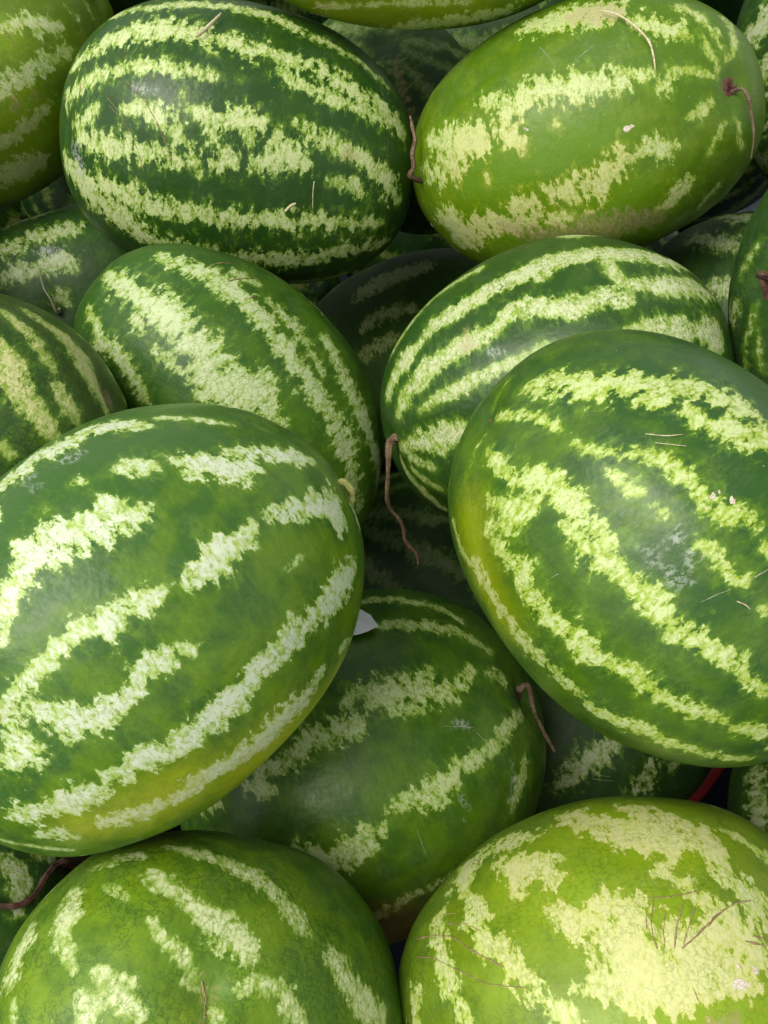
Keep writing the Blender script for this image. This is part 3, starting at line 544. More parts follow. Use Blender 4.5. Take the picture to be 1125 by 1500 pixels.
SPOT_TONE = {'O': (0.42, 0.47, 0.020), 'P': (0.26, 0.34, 0.004), 'S': (0.22, 0.345, 0.012), 'C': (0.105, 0.210, 0.004), 'A': (0.20, 0.32, 0.008)}


def rind_material(key, dark, mid, light, light2, vein, netted, gloss, seed, fray=1.0, slim=0.12):
    """Waxy striped rind: green ground, ragged marbled pale blotches, fine veins, dust and nicks."""
    g = NT('rind_' + key)
    tc = g.n('ShaderNodeTexCoord').outputs['Object']
    pos = g.vmath('ADD', tc, (seed * 1.7, seed * 0.9, seed * 2.3))
    stripe, width, spot, cork, scuff_sheen, belly = (g.attr(a) for a in ('stripe', 'width', 'spot', 'cork', 'scuff_sheen', 'belly'))
    big_c = g.noise(pos, 46, 1, 0.55, out=1)
    bigx = g.n('ShaderNodeSeparateColor')
    g.set(bigx.inputs[0], big_c)
    b1, b2, b3 = bigx.outputs
    # streaky coordinate: features are drawn out across the stripes, as on a real rind
    streak = g.vmath('MULTIPLY', pos, (1.45, 0.80, 0.80))
    wv = g.vmath('SUBTRACT', g.noise(pos, 230, 2, 0.6, out=1), (0.5, 0.5, 0.5))
    warp = g.vmath('ADD', streak, g.vmath('SCALE', wv, 0.0050))
    mid_n = g.math('SUBTRACT', g.noise(warp, 130, 3, 0.60), 0.5)
    mot = g.noise(warp, 360, 2, 0.62)
    # --- ragged edge of the blotches
    rag = g.math('ADD', g.math('MULTIPLY', g.math('SUBTRACT', b1, 0.5), 0.009 * fray), g.math('MULTIPLY', mid_n, 0.040 * fray))
    rag = g.math('ADD', rag, g.math('MULTIPLY', g.math('SUBTRACT', mot, 0.5), 0.007 * fray))
    amp = g.ramp(width, 0.0008, 0.010, 0.08, 1.0, smooth=False)
    rag = g.math('MULTIPLY', rag, amp)
    s = g.math('SUBTRACT', g.math('ADD', stripe, rag), g.math('MULTIPLY', width, slim))
    core = g.ramp(s, -0.0010, 0.0013)
    fringe = g.ramp(g.math('ADD', s, g.math('MULTIPLY', rag, 0.5)), -0.0062, 0.0012)
    # --- green ground
    gmix = g.math('ADD', g.ramp(b2, 0.34, 0.66), g.math('MULTIPLY', g.math('SUBTRACT', mot, 0.5), 0.9))
    gmix = g.math('ADD', g.math('ADD', g.math('MULTIPLY', gmix, 0.55), g.math('MULTIPLY_ADD', belly, 0.62, -0.17)), g.math('MULTIPLY', mid_n, 0.8), clamp=True)
    ground = g.mix(gmix, dark, mid)
    ysp = g.math('ADD', spot, g.math('MULTIPLY', mid_n, 0.35))
    yel = g.ramp(ysp, 0.05, 0.95)
    ground = g.mix(g.math('MULTIPLY', yel, 0.92), ground, SPOT_TONE.get(key, (0.190, 0.250, 0.003)))
    ground = g.mix(g.math('MULTIPLY', fringe, 0.55), ground, g.mix(yel, (0.115, 0.235, 0.012), (0.26, 0.32, 0.012)))
    # --- marbled pale blotch
    lm = g.math('ADD', g.math('MULTIPLY', s, 62), g.math('ADD', g.math('MULTIPLY', mot, 1.3), g.math('MULTIPLY', mid_n, 0.8)))
    pale = g.mix(g.ramp(lm, 0.56, 1.24), light2, light)
    pale = g.mix(g.math('MULTIPLY', yel, 0.5), pale, (0.60, 0.58, 0.22))
    isl = g.ramp(g.math('SUBTRACT', g.math('MULTIPLY', s, 16), g.math('MULTIPLY', g.math('SUBTRACT', b3, 0.5), 0.5)), 0.06, -0.04)
    hole = g.math('MULTIPLY', g.ramp(mot, 0.46, 0.38), g.math('ADD', g.math('MULTIPLY', isl, 0.6), 0.25))
    core = g.math('MULTIPLY', core, g.math('SUBTRACT', 1.0, hole))
    col = g.mix(core, ground, pale)
    # --- vein net
    v1 = g.voro(g.vmath('ADD', pos, g.vmath('SCALE', wv, 0.0080)), 205, 'DISTANCE_TO_EDGE')
    net = g.math('MULTIPLY', g.ramp(v1, 0.120, 0.015), g.ramp(b3, 0.36, 0.60, 0.15, 1.0))
    veincol = g.mix(core, (0.016, 0.055, 0.006), (0.160, 0.260, 0.030))
    vs = g.math('ADD', g.math('MULTIPLY', core, vein), g.math('MULTIPLY', g.math('SUBTRACT', 1.0, core), netted))
    col = g.mix(g.math('MULTIPLY', net, vs), col, veincol)
    # --- tan corky scabs
    ck = g.math('MULTIPLY', g.ramp(g.math('ADD', cork, g.math('MULTIPLY', mid_n, 0.032)), -0.003, 0.005), g.ramp(mot, 0.30, 0.60, 0.25, 1.0))
    col = g.mix(g.math('MULTIPLY', ck, 0.6), col, g.mix(mot, (0.20, 0.125, 0.055), (0.46, 0.36, 0.20)))
    # --- nicks, pinprick specks, dust film
    sp = g.voro(g.vmath('ADD', pos, (5.0, 2.0, 1.0)), 95, out='Distance')
    speck = g.math('MULTIPLY', g.ramp(sp, 0.055, 0.030), g.ramp(b3, 0.50, 0.60))
    stretch = g.n('ShaderNodeMapping')
    g.set(stretch.inputs[0], pos)
    stretch.inputs['Rotation'].default_value = (0.5 + seed, 0.8, 0.3 + 2 * seed)
    stretch.inputs['Scale'].default_value = (1.0, 0.09, 0.3)
    scr = g.math('MULTIPLY', g.ramp(g.voro(stretch.outputs[0], 240, out='Distance'), 0.07, 0.03), g.ramp(b1, 0.60, 0.66))
    col = g.mix(g.math('MULTIPLY', g.math('MAXIMUM', speck, scr), 0.5), col, (0.46, 0.50, 0.34))
    dust = g.math('MULTIPLY', g.ramp(b1, 0.40, 0.66), g.ramp(mot, 0.25, 0.75))
    col = g.mix(g.math('MULTIPLY', dust, 0.035), col, (0.40, 0.46, 0.32))
    sc = g.math('MULTIPLY', g.ramp(g.math('ADD', scuff_sheen, g.math('MULTIPLY', mid_n, 0.02)), -0.003, 0.004), g.ramp(mot, 0.42, 0.60))
    col = g.mix(g.math('MULTIPLY', sc, 0.6), col, (0.42, 0.46, 0.42))  # grey scuffs, and on some melons sheen painted into the base colour
    g.set(g.bsdf.inputs['Base Color'], col)
    rough = g.math('ADD', gloss, g.math('MULTIPLY', dust, 0.22))
    rough = g.math('ADD', rough, g.math('MULTIPLY', g.math('SUBTRACT', mot, 0.5), 0.16))
    rough = g.math('ADD', rough, g.math('MULTIPLY', ck, 0.3), clamp=True)
    g.set(g.bsdf.inputs['Roughness'], rough)
    g.bsdf.inputs['Specular IOR Level'].default_value = 0.34
    # --- relief
    h = g.math('MULTIPLY', g.noise(pos, 130, 2, 0.6), 0.0009)
    if netted > 0.3:
        h = g.math('SUBTRACT', h, g.math('MULTIPLY', g.ramp(v1, 0.10, 0.0), 0.00016 * netted))
    bp = g.n('ShaderNodeBump')
    bp.inputs['Strength'].default_value = 0.5
    bp.inputs['Distance'].default_value = 1.0
    g.set(bp.inputs['Height'], h)
    g.set(g.bsdf.inputs['Normal'], bp.outputs[0])
    return g.m


def woody(name, c1, c2, scale=420, rough=0.8):
    """Dry, fibrous plant matter: blotched colour, dark cracks, rough relief."""
    g = NT(name)
    tc = g.n('ShaderNodeTexCoord').outputs['Object']
    f = g.noise(tc, scale, 4, 0.7)
    big = g.noise(tc, scale * 0.22, 2, 0.5)
    crack = g.ramp(g.voro(tc, scale * 1.3, 'DISTANCE_TO_EDGE'), 0.10, 0.02)
    col = g.mix(g.ramp(g.math('ADD', g.math('MULTIPLY', f, 0.6), g.math('MULTIPLY', big, 0.5)), 0.38, 0.72), c1, c2)
    col = g.mix(g.math('MULTIPLY', crack, 0.55), col, tuple(0.35 * x for x in c1))
    g.set(g.bsdf.inputs['Base Color'], col)
    g.bsdf.inputs['Roughness'].default_value = rough
    g.bsdf.inputs['Specular IOR Level'].default_value = 0.25
    bp = g.n('ShaderNodeBump')
    bp.inputs['Strength'].default_value = 0.8
    g.set(bp.inputs['Height'], g.math('SUBTRACT', g.math('MULTIPLY', f, 0.0012), g.math('MULTIPLY', crack, 0.0006)))
    g.set(g.bsdf.inputs['Normal'], bp.outputs[0])
    return g.m


def plastic(name, c, rough=0.4):
    g = NT(name)
    tc = g.n('ShaderNodeTexCoord').outputs['Object']
    f = g.noise(tc, 14, 5, 0.65)
    g.set(g.bsdf.inputs['Base Color'], g.mix(g.math('MULTIPLY', f, 0.35), c, tuple(0.6 * x + 0.05 for x in c)))
    g.set(g.bsdf.inputs['Roughness'], g.ramp(f, 0.3, 0.7, rough - 0.08, rough + 0.15))
    return g.m


# ------------------------------------------------------------------ mesh helpers
def link(name, me, mat, parent=None):
    ob = bpy.data.objects.new(name, me)
    COL.objects.link(ob)
    if mat:
        me.materials.append(mat)
    if parent:
        ob.parent = parent
    return ob


def tube_mesh(name, pts, radii, seg=10, rnd=None, wob=0.0, flat=1.0):
    """Smooth tapered tube through pts (Catmull-Rom), closed ends, slightly knobbly."""
    P = [Vector(p) for p in pts]
    if len(P) == 2:
        P = [P[0], (P[0] + P[1]) / 2, P[1]]
        radii = [radii[0], (radii[0] + radii[-1]) / 2, radii[-1]]
    Q, R = [], []
    sub = 5
    for i in range(len(P) - 1):
        p0, p1, p2, p3 = P[max(i - 1, 0)], P[i], P[i + 1], P[min(i + 2, len(P) - 1)]
        for k in range(sub):
            t = k / sub
            Q.append(0.5 * ((2 * p1) + (p2 - p0) * t + (2 * p0 - 5 * p1 + 4 * p2 - p3) * t * t + (3 * p1 - p0 - 3 * p2 + p3) * t ** 3))
            R.append(radii[i] * (1 - t) + radii[i + 1] * t)
    Q.append(P[-1]); R.append(radii[-1])
    rnd = rnd or random.Random(1)
    vs, fs = [], []
    up = Vector((0.31, 0.52, 0.79)).normalized()
    for i, (q, r) in enumerate(zip(Q, R)):
        t = (Q[min(i + 1, len(Q) - 1)] - Q[max(i - 1, 0)]).normalized()
        n = (up - t * up.dot(t))
        n = n.normalized() if n.length > 1e-6 else t.orthogonal().normalized()
        up = n
        b = t.cross(n)
        for k in range(seg):
            a = 2 * math.pi * k / seg
            rr = r * (1 + wob * 0.5 * (rnd.random() - 0.5) + wob * 0.7 * math.sin(4 * a + i * 0.06) + wob * 0.5 * math.sin(i * 0.9 + 1.3 * math.sin(i * .37)))
            vs.append(q + n * math.cos(a) * rr + b * math.sin(a) * rr * flat)
    N = len(Q)
    for i in range(N - 1):
        for k in range(seg):
            a, b2 = i * seg + k, i * seg + (k + 1) % seg
            fs.append((a, b2, b2 + seg, a + seg))
    fs.append(tuple(range(seg))[::-1])
    fs.append(tuple((N - 1) * seg + k for k in range(seg)))
    me = bpy.data.meshes.new(name)
    me.from_pydata([tuple(v) for v in vs], [], fs)
    me.polygons.foreach_set('use_smooth', [True] * len(me.polygons))
    me.update()
    return me


PEXP = 2.1


def sphere_dirs(nu, nv):
    """Unit directions of a grid sphere whose poles lie on local x."""
    th = np.linspace(0, np.pi, nv + 1)[1:-1]
    ph = np.linspace(0, 2 * np.pi, nu, endpoint=False)
    T, F = np.meshgrid(th, ph, indexing='ij')
    d = np.stack([np.cos(T), np.sin(T) * np.cos(F), np.sin(T) * np.sin(F)], -1).reshape(-1, 3)
    d = np.vstack([d, [[1, 0, 0], [-1, 0, 0]]])
    faces = []
    rows = nv - 1
    for i in range(rows - 1):
        for k in range(nu):
            a, b = i * nu + k, i * nu + (k + 1) % nu
            faces.append((a, a + nu, b + nu, b))
    top, bot = rows * nu, rows * nu + 1
    for k in range(nu):
        faces.append((top, k, (k + 1) % nu))
        faces.append((bot, (rows - 1) * nu + (k + 1) % nu, (rows - 1) * nu + k))
    return d, faces


GRID = {'fine': sphere_dirs(200, 110), 'plain': sphere_dirs(110, 60)}


def skin(d, a, b):
    k = (np.abs(d[:, 0]) ** PEXP + np.hypot(d[:, 1], d[:, 2]) ** PEXP) ** (-1 / PEXP)
    return d * k[:, None] * np.array([a, b, b])


def stroke_field(V, strokes):
    """Largest (half width - distance) over all strokes, and the half width it came from."""
    best = np.full(len(V), -0.04)
    wid = np.full(len(V), 0.01)
    for st in strokes:
        pts = np.array([p[:3] for p in st], float) / 1000
        rad = np.array([p[3] for p in st], float) / 1000
        if len(pts) == 1:
            pts = np.vstack([pts, pts + 1e-5]); rad = np.append(rad, rad)
        for i in range(len(pts) - 1):
            p, q = pts[i], pts[i + 1]
            m, R = (p + q) / 2, np.linalg.norm(q - p) / 2 + 0.05 + max(rad[i], rad[i + 1])
            idx = np.where(((V - m) ** 2).sum(1) < R * R)[0]
            if not len(idx):
                continue
            w = V[idx] - p
            e = q - p
            t = np.clip(w @ e / (e @ e + 1e-12), 0, 1)
            r = rad[i] * (1 - t) + rad[i + 1] * t
            f = r - np.linalg.norm(w - t[:, None] * e, axis=1)
            up = f > best[idx]
            best[idx[up]] = f[up]
            wid[idx[up]] = r[up]
    return best, wid


def unit(v):
    v = np.asarray(v, float)
    return v / np.linalg.norm(v)


def back_strokes(m, rnd):
    """Blotchy stripes running from stem to blossom on the sides the tracing did not cover."""
    p = unit(m['pole'])
    h = np.array([0, 0, 1.0]) if abs(p[2]) < 0.9 else np.array([0, 1.0, 0])
    e1 = unit(np.cross(p, h)); e2 = np.cross(p, e1)
    out = []
    for lon, t0, t1 in m['back']:
        st, ph = [], rnd.uniform(0, 6)
        for t in np.arange(t0, t1 + 0.1, 8):
            tr = math.radians(t)
            L = lon + 0.05 * math.sin(t * 0.07 + ph) + rnd.uniform(-0.03, 0.03)
            u = math.cos(tr) * p + math.sin(tr) * (math.cos(L) * e1 + math.sin(L) * e2)
            q = skin(u[None], m['a'], m['b'])[0] * 1000
            w = (3.0 + 8.5 * math.sin(tr) ** 1.3) * rnd.uniform(0.55, 1.25) * m['b'] / 0.105
            st.append([*q, w])
            if rnd.random() < 0.10 and len(st) > 2:
                out.append(st); st = []
        if len(st) > 1:
            out.append(st)
    return out


DIMPLE = {'R': 0.0065, 'O': 0.0012, 'S': 0.001, 'B': 0.003, 'P': 0.0045}
LAST = {}


def snap(p):
    """Move a point of the ideal skin onto the lumpy rind made last."""
    p = np.asarray(p, float)
    i = ((LAST['ideal'] - p) ** 2).sum(1).argmin()
    return p + LAST['shift'][i]


def make_rind(key, m, rnd):
    d, faces = GRID['fine' if len(m.get('light', [])) > 4 else 'plain']
    a, b = m['a'], m['b']
    V = skin(d, a, b)
    st, wd = stroke_field(V, m.get('light', []) + back_strokes(m, rnd))
    sp, _ = stroke_field(V, m.get('ground_spot', []))
    sp = np.clip((sp + 0.022) / 0.045, 0, 1) if 'ground_spot' in m else np.zeros(len(V))
    ck, _ = stroke_field(V, m.get('corky', []))
    sf, _ = stroke_field(V, m.get('scuff_sheen', []))
    # the side that lay on the field grew paler than the side that faced the sun
    bel = np.clip(d @ unit(m['belly']), -1, 1) if 'belly' in m else np.zeros(len(V))
    # stem / blossom dimples, slow lumps and faint lengthwise ribs
    N = d / np.array([a, b, b]); N /= np.linalg.norm(N, axis=1)[:, None]
    p = unit(m['pole'])
    disp = np.zeros(len(V))
    dp = DIMPLE.get(key, 0.0045)
    for q, dep, rad in ((p, dp, 0.013), (-p, 0.003, 0.012)):
        c = skin(q[None], a, b)[0]
        r2 = ((V - c) ** 2).sum(1)
        disp -= dep * np.exp(-r2 / rad ** 2)
        disp -= dep * 0.5 * np.exp(-r2 / (2.6 * rad) ** 2)
    h = np.array([0, 0, 1.0]) if abs(p[2]) < 0.9 else np.array([0, 1.0, 0])
    e1 = unit(np.cross(p, h)); e2 = np.cross(p, e1)
    lon = np.arctan2(d @ e2, d @ e1); lat = d @ p
    ph = [rnd.uniform(0, 6.28) for _ in range(8)]
    disp += (0.00045 * np.cos(11 * lon + ph[0]) + 0.0013 * np.cos(5 * lon + ph[1])) * (1 - lat ** 2)
    for k in range(5):
        w = unit([rnd.gauss(0, 1) for _ in range(3)])
        disp += 0.0015 * np.sin((d @ w) * rnd.uniform(2, 5) + ph[2 + k])
    LAST['ideal'], LAST['shift'], LAST['normal'] = V, N * disp[:, None], N
    V = V + N * disp[:, None]
    me = bpy.data.meshes.new('rind')
    me.from_pydata(V.tolist(), [], faces)
    me.polygons.foreach_set('use_smooth', [True] * len(me.polygons))
    for nm, arr in (('stripe', st), ('width', wd), ('spot', sp), ('cork', ck), ('scuff_sheen', sf), ('belly', bel)):
        at = me.attributes.new(nm, 'FLOAT', 'POINT')
        at.data.foreach_set('value', arr.astype(np.float32))
    me.update()
    return me


# ------------------------------------------------------------------ the setting
gt = NT('blue_tarpaulin')
tc = gt.n('ShaderNodeTexCoord').outputs['Object']
f = gt.noise(tc, 6, 6, 0.6)
gt.set(gt.bsdf.inputs['Base Color'], gt.mix(gt.ramp(f, 0.3, 0.75), (0.003, 0.006, 0.013), (0.007, 0.012, 0.022)))
gt.bsdf.inputs['Roughness'].default_value = 0.8
gt.bsdf.inputs['Specular IOR Level'].default_value = 0.2
bp = gt.n('ShaderNodeBump')
gt.set(bp.inputs['Height'], gt.math('MULTIPLY', gt.noise(tc, 16, 5, 0.6), 0.02))
gt.set(gt.bsdf.inputs['Normal'], bp.outputs[0])
bm = bmesh.new()
bmesh.ops.create_grid(bm, x_segments=90, y_segments=90, size=12.0)
rg = random.Random(4)
for v in bm.verts:
    x, y = v.co.x, v.co.y
    v.co.z = -0.006 + 0.003 * math.sin(7 * x + 2 * math.sin(3 * y)) + 0.003 * math.sin(9 * y + 1.7 * math.sin(4 * x))
me = bpy.data.meshes.new('ground')
bm.to_mesh(me); bm.free()
me.polygons.foreach_set('use_smooth', [True] * len(me.polygons))
ground = link('ground', me, gt.m)
ground['kind'] = 'structure'
ground['label'] = 'dark blue tarpaulin spread on the ground under the heap'


def tub(centre, radius, height, mat, label):
    """Shallow round market tub: flared wall, rolled rim, two grip handles."""
    root = bpy.data.objects.new('plastic_tub', None)
    COL.objects.link(root)
    root.location = (*centre, 0.004)
    root['label'] = label
    root['category'] = 'tub'
    root['group'] = 'plastic tubs under the melons'
    prof = [(0, 0.006), (radius * 0.86, 0.006), (radius * 0.885, 0.012), (radius * 0.985, height - 0.012),
            (radius * 0.992, height - 0.012), (radius * 0.895, 0.0), (0, 0.0)]
    seg = 72
    def lathe(name, pr, closed):
        vs, fs = [], []
        for r, z in pr:
            for k in range(seg):
                t = 2 * math.pi * k / seg
                vs.append((r * math.cos(t), r * math.sin(t), z))
        n = len(pr)
        for i in range(n if closed else n - 1):
            for k in range(seg):
                k2 = (k + 1) % seg
                j = (i + 1) % n
                fs.append((i * seg + k, i * seg + k2, j * seg + k2, j * seg + k))
        me = bpy.data.meshes.new(name)
        me.from_pydata(vs, [], fs)
        me.polygons.foreach_set('use_smooth', [True] * len(me.polygons))
        me.update()
        return me
    prof[0] = (0.002, 0.006); prof[-1] = (0.002, 0.0)
    link('wall', lathe('wall', prof, False), mat, root)
    ring = [(radius + 0.013 * math.cos(t), height - 0.004 + 0.013 * math.sin(t)) for t in np.linspace(0, 2 * math.pi, 12, endpoint=False)]
    link('rim', lathe('rim', ring, True), mat, root)
    for s in (-1, 1):
        pts = [(s * (radius + 0.004), -0.06, height - 0.006), (s * (radius + 0.03), -0.05, height - 0.002),
               (s * (radius + 0.042), 0, height), (s * (radius + 0.03), 0.05, height - 0.002), (s * (radius + 0.004), 0.06, height - 0.006)]
        link('handle', tube_mesh('handle', pts, [0.008] * 5, 10), mat, root)
    return root


RED = plastic('red_plastic', (0.33, 0.018, 0.020))
BLUE = plastic('blue_plastic', (0.006, 0.026, 0.080))
tub((0.069, 0.641), 0.32, 0.10, RED, 'wide red plastic tub holding the dark melons under the heap')
tub((0.0, -0.055), 0.262, 0.11, RED, 'red plastic tub below the two front melons')
tub((0.714, 0.96), 0.30, 0.25, BLUE, 'blue plastic tub beside the stack behind the yellow-bellied melon')

# ------------------------------------------------------------------ the melons
# tone: dark ground, mid ground, pale blotch, pale rim, vein on pale, vein on dark, roughness, fray
D0, D1 = (0.015, 0.055, 0.010), (0.032, 0.100, 0.008)  # fallback ground greens, darkened to stand in for shade in the gaps
L0, L1 = (0.60, 0.68, 0.30), (0.25, 0.38, 0.045)
TONES = {
    'B': ((0.016, 0.060, 0.012), (0.034, 0.098, 0.008), (0.60, 0.68, 0.26), L1, .45, .08, .34, 1.0),
    'C': ((0.056, 0.140, 0.006), (0.110, 0.210, 0.004), (0.52, 0.60, 0.20), (0.23, 0.34, 0.016), .35, .12, .36, 1.2),
    'I': ((0.024, 0.072, 0.010), (0.048, 0.120, 0.008), (0.66, 0.66, 0.24), L1, .75, .85, .40, .5),
    'J': ((0.026, 0.090, 0.014), (0.064, 0.165, 0.010), (0.55, 0.65, 0.28), L1, .55, .22, .38, .95),
    'K': ((0.018, 0.066, 0.012), (0.036, 0.108, 0.010), (0.60, 0.66, 0.30), L1, .65, .10, .35, .5),
    'O': ((0.036, 0.115, 0.024), (0.112, 0.240, 0.012), (0.70, 0.78, 0.46), (0.38, 0.53, 0.11), .25, .12, .33, .8),
    'P': ((0.022, 0.080, 0.018), (0.066, 0.160, 0.008), (0.58, 0.68, 0.24), (0.29, 0.42, 0.030), .35, .14, .33, .95),
    'Q': ((0.026, 0.090, 0.014), (0.070, 0.172, 0.010), (0.55, 0.65, 0.24), (0.24, 0.38, 0.035), .40, .18, .34, .95),
    'R': ((0.044, 0.130, 0.016), (0.130, 0.260, 0.010), (0.68, 0.76, 0.32), L1, .60, .45, .40, .65),
    'S': ((0.070, 0.160, 0.010), (0.150, 0.255, 0.010), (0.62, 0.67, 0.25), (0.38, 0.50, 0.06), .40, .28, .40, 1.0),
    'A': ((0.080, 0.165, 0.010), (0.140, 0.235, 0.006), (0.55, 0.62, 0.26), L1, .45, .15, .38, .85),
    'L': ((0.026, 0.085, 0.010), (0.050, 0.140, 0.008), (0.50, 0.58, 0.22), (0.20, 0.31, 0.03), .5, .1, .65, .8),
    'V': ((0.010, 0.040, 0.008), (0.020, 0.070, 0.007), (0.14, 0.19, 0.07), (0.06, 0.11, 0.015), .4, .1, .5, .9),  # shade of the deep gap painted into rind and stripes
    'F': ((0.010, 0.040, 0.008), (0.020, 0.070, 0.007), (0.14, 0.19, 0.07), (0.06, 0.11, 0.015), .4, .1, .5, .9),  # same darkened colours, standing in for shade
    'E': ((0.014, 0.050, 0.008), (0.028, 0.085, 0.007), (0.22, 0.28, 0.10), (0.09, 0.15, 0.02), .4, .1, .5, .9),  # rind and stripes dimmed in colour for the shaded gap
    'D': ((0.050, 0.125, 0.008), (0.100, 0.185, 0.006), (0.46, 0.54, 0.18), L1, .45, .15, .38, .9),
}
SLIM = {'O': .08, 'K': .16, 'P': .16, 'B': .22, 'R': .08, 'S': .14}
LABELS = {
    'A': 'yellowish-bellied watermelon tucked behind the darkest big striped watermelon, above a small dull one',
    'B': 'large very dark watermelon with frilly broken pale bands and a straw on top',
    'C': 'yellow-green watermelon with dried brown stem and tan scuffed belly',
    'D': 'watermelon lying on top at the back with smooth yellow-green underside',
    'E': 'shaded watermelon with a long pinkish-tan scar in the gap behind two big ones',
    'F': 'almost black shaded watermelon deep in the gap behind the scarred one',
    'G': 'pale-striped watermelon behind the dried-stem end of the yellow-green one',
    'H': 'dull green watermelon with thin dry stalk squeezed under the darkest big one',
    'I': 'net-veined watermelon with slanting yellowish stripes and a small pink-tan scab',
    'J': 'mid-green watermelon lying on a steep diagonal with wide blotched bands',
    'K': 'dark watermelon with sharp crackled stripes meeting at a long hanging stem',
    'L': 'shadowed watermelon wedged between the diagonal one and the long-stemmed one',
    'M': 'dark watermelon with straight horizontal pale stripes beneath the yellow-green one',
    'N': 'dark watermelon with a brown torn stem socket beside the long-stemmed one',
    'O': 'biggest smooth watermelon with whitish blotches and a yellow lower flank',
    'P': 'big dark watermelon with pinched blossom end, grey scuffs and mottled yellow-green bands',
    'Q': 'dark scratched watermelon with a short drooping stem and white paper scrap on it',
    'R': 'net-veined watermelon showing its blossom end with a brown corky line',
    'S': 'round pale yellow-blotched watermelon with brown vine scratches and chalky flecks',
    'T': 'shaded watermelon with a thick curled brown stem under the biggest one',
    'U': 'dark scraped watermelon in shadow inside the red tub rim',
    'V': 'deep shadowed watermelon at the bottom of the gap below the hanging stem',
    'W': 'shadowed watermelon in the black gap beside the red tub rim',
    'X': 'green watermelon peeping out behind the top of the darkest big one',
}
STEM_MAT = {
    'brown': woody('dry_stem', (0.075, 0.048, 0.028), (0.22, 0.16, 0.10)),
    'pink': woody('tan_stem', (0.085, 0.050, 0.028), (0.25, 0.165, 0.10)),
    'dark': woody('dark_stem', (0.05, 0.022, 0.018), (0.15, 0.075, 0.055)),
    'green': woody('fresh_stem', (0.30, 0.34, 0.09), (0.50, 0.48, 0.18)),
    'pale': woody('pale_stalk', (0.30, 0.30, 0.16), (0.46, 0.44, 0.28)),
}
STEM_TONE = {'K': 'pink', 'Q': 'brown', 'T': 'dark', 'C': 'brown', 'E': 'pink', 'O': 'green', 'H': 'pale', 'N': 'dark'}
SCAR_MAT = woody('corky_scar', (0.23, 0.155, 0.075), (0.40, 0.31, 0.17), 500, 0.85)
PALE_SCAR = woody('pale_scratch', (0.30, 0.34, 0.20), (0.50, 0.50, 0.36), 500, 0.8)
FLECK_MAT = woody('chalky_fleck', (0.55, 0.47, 0.36), (0.72, 0.66, 0.55), 400, 0.9)
STRAW_MAT = woody('straw', (0.50, 0.43, 0.24), (0.72, 0.66, 0.44), 300, 0.7)
SOCKET_MAT = woody('stem_socket', (0.055, 0.020, 0.014), (0.20, 0.10, 0.065), 350, 0.85)

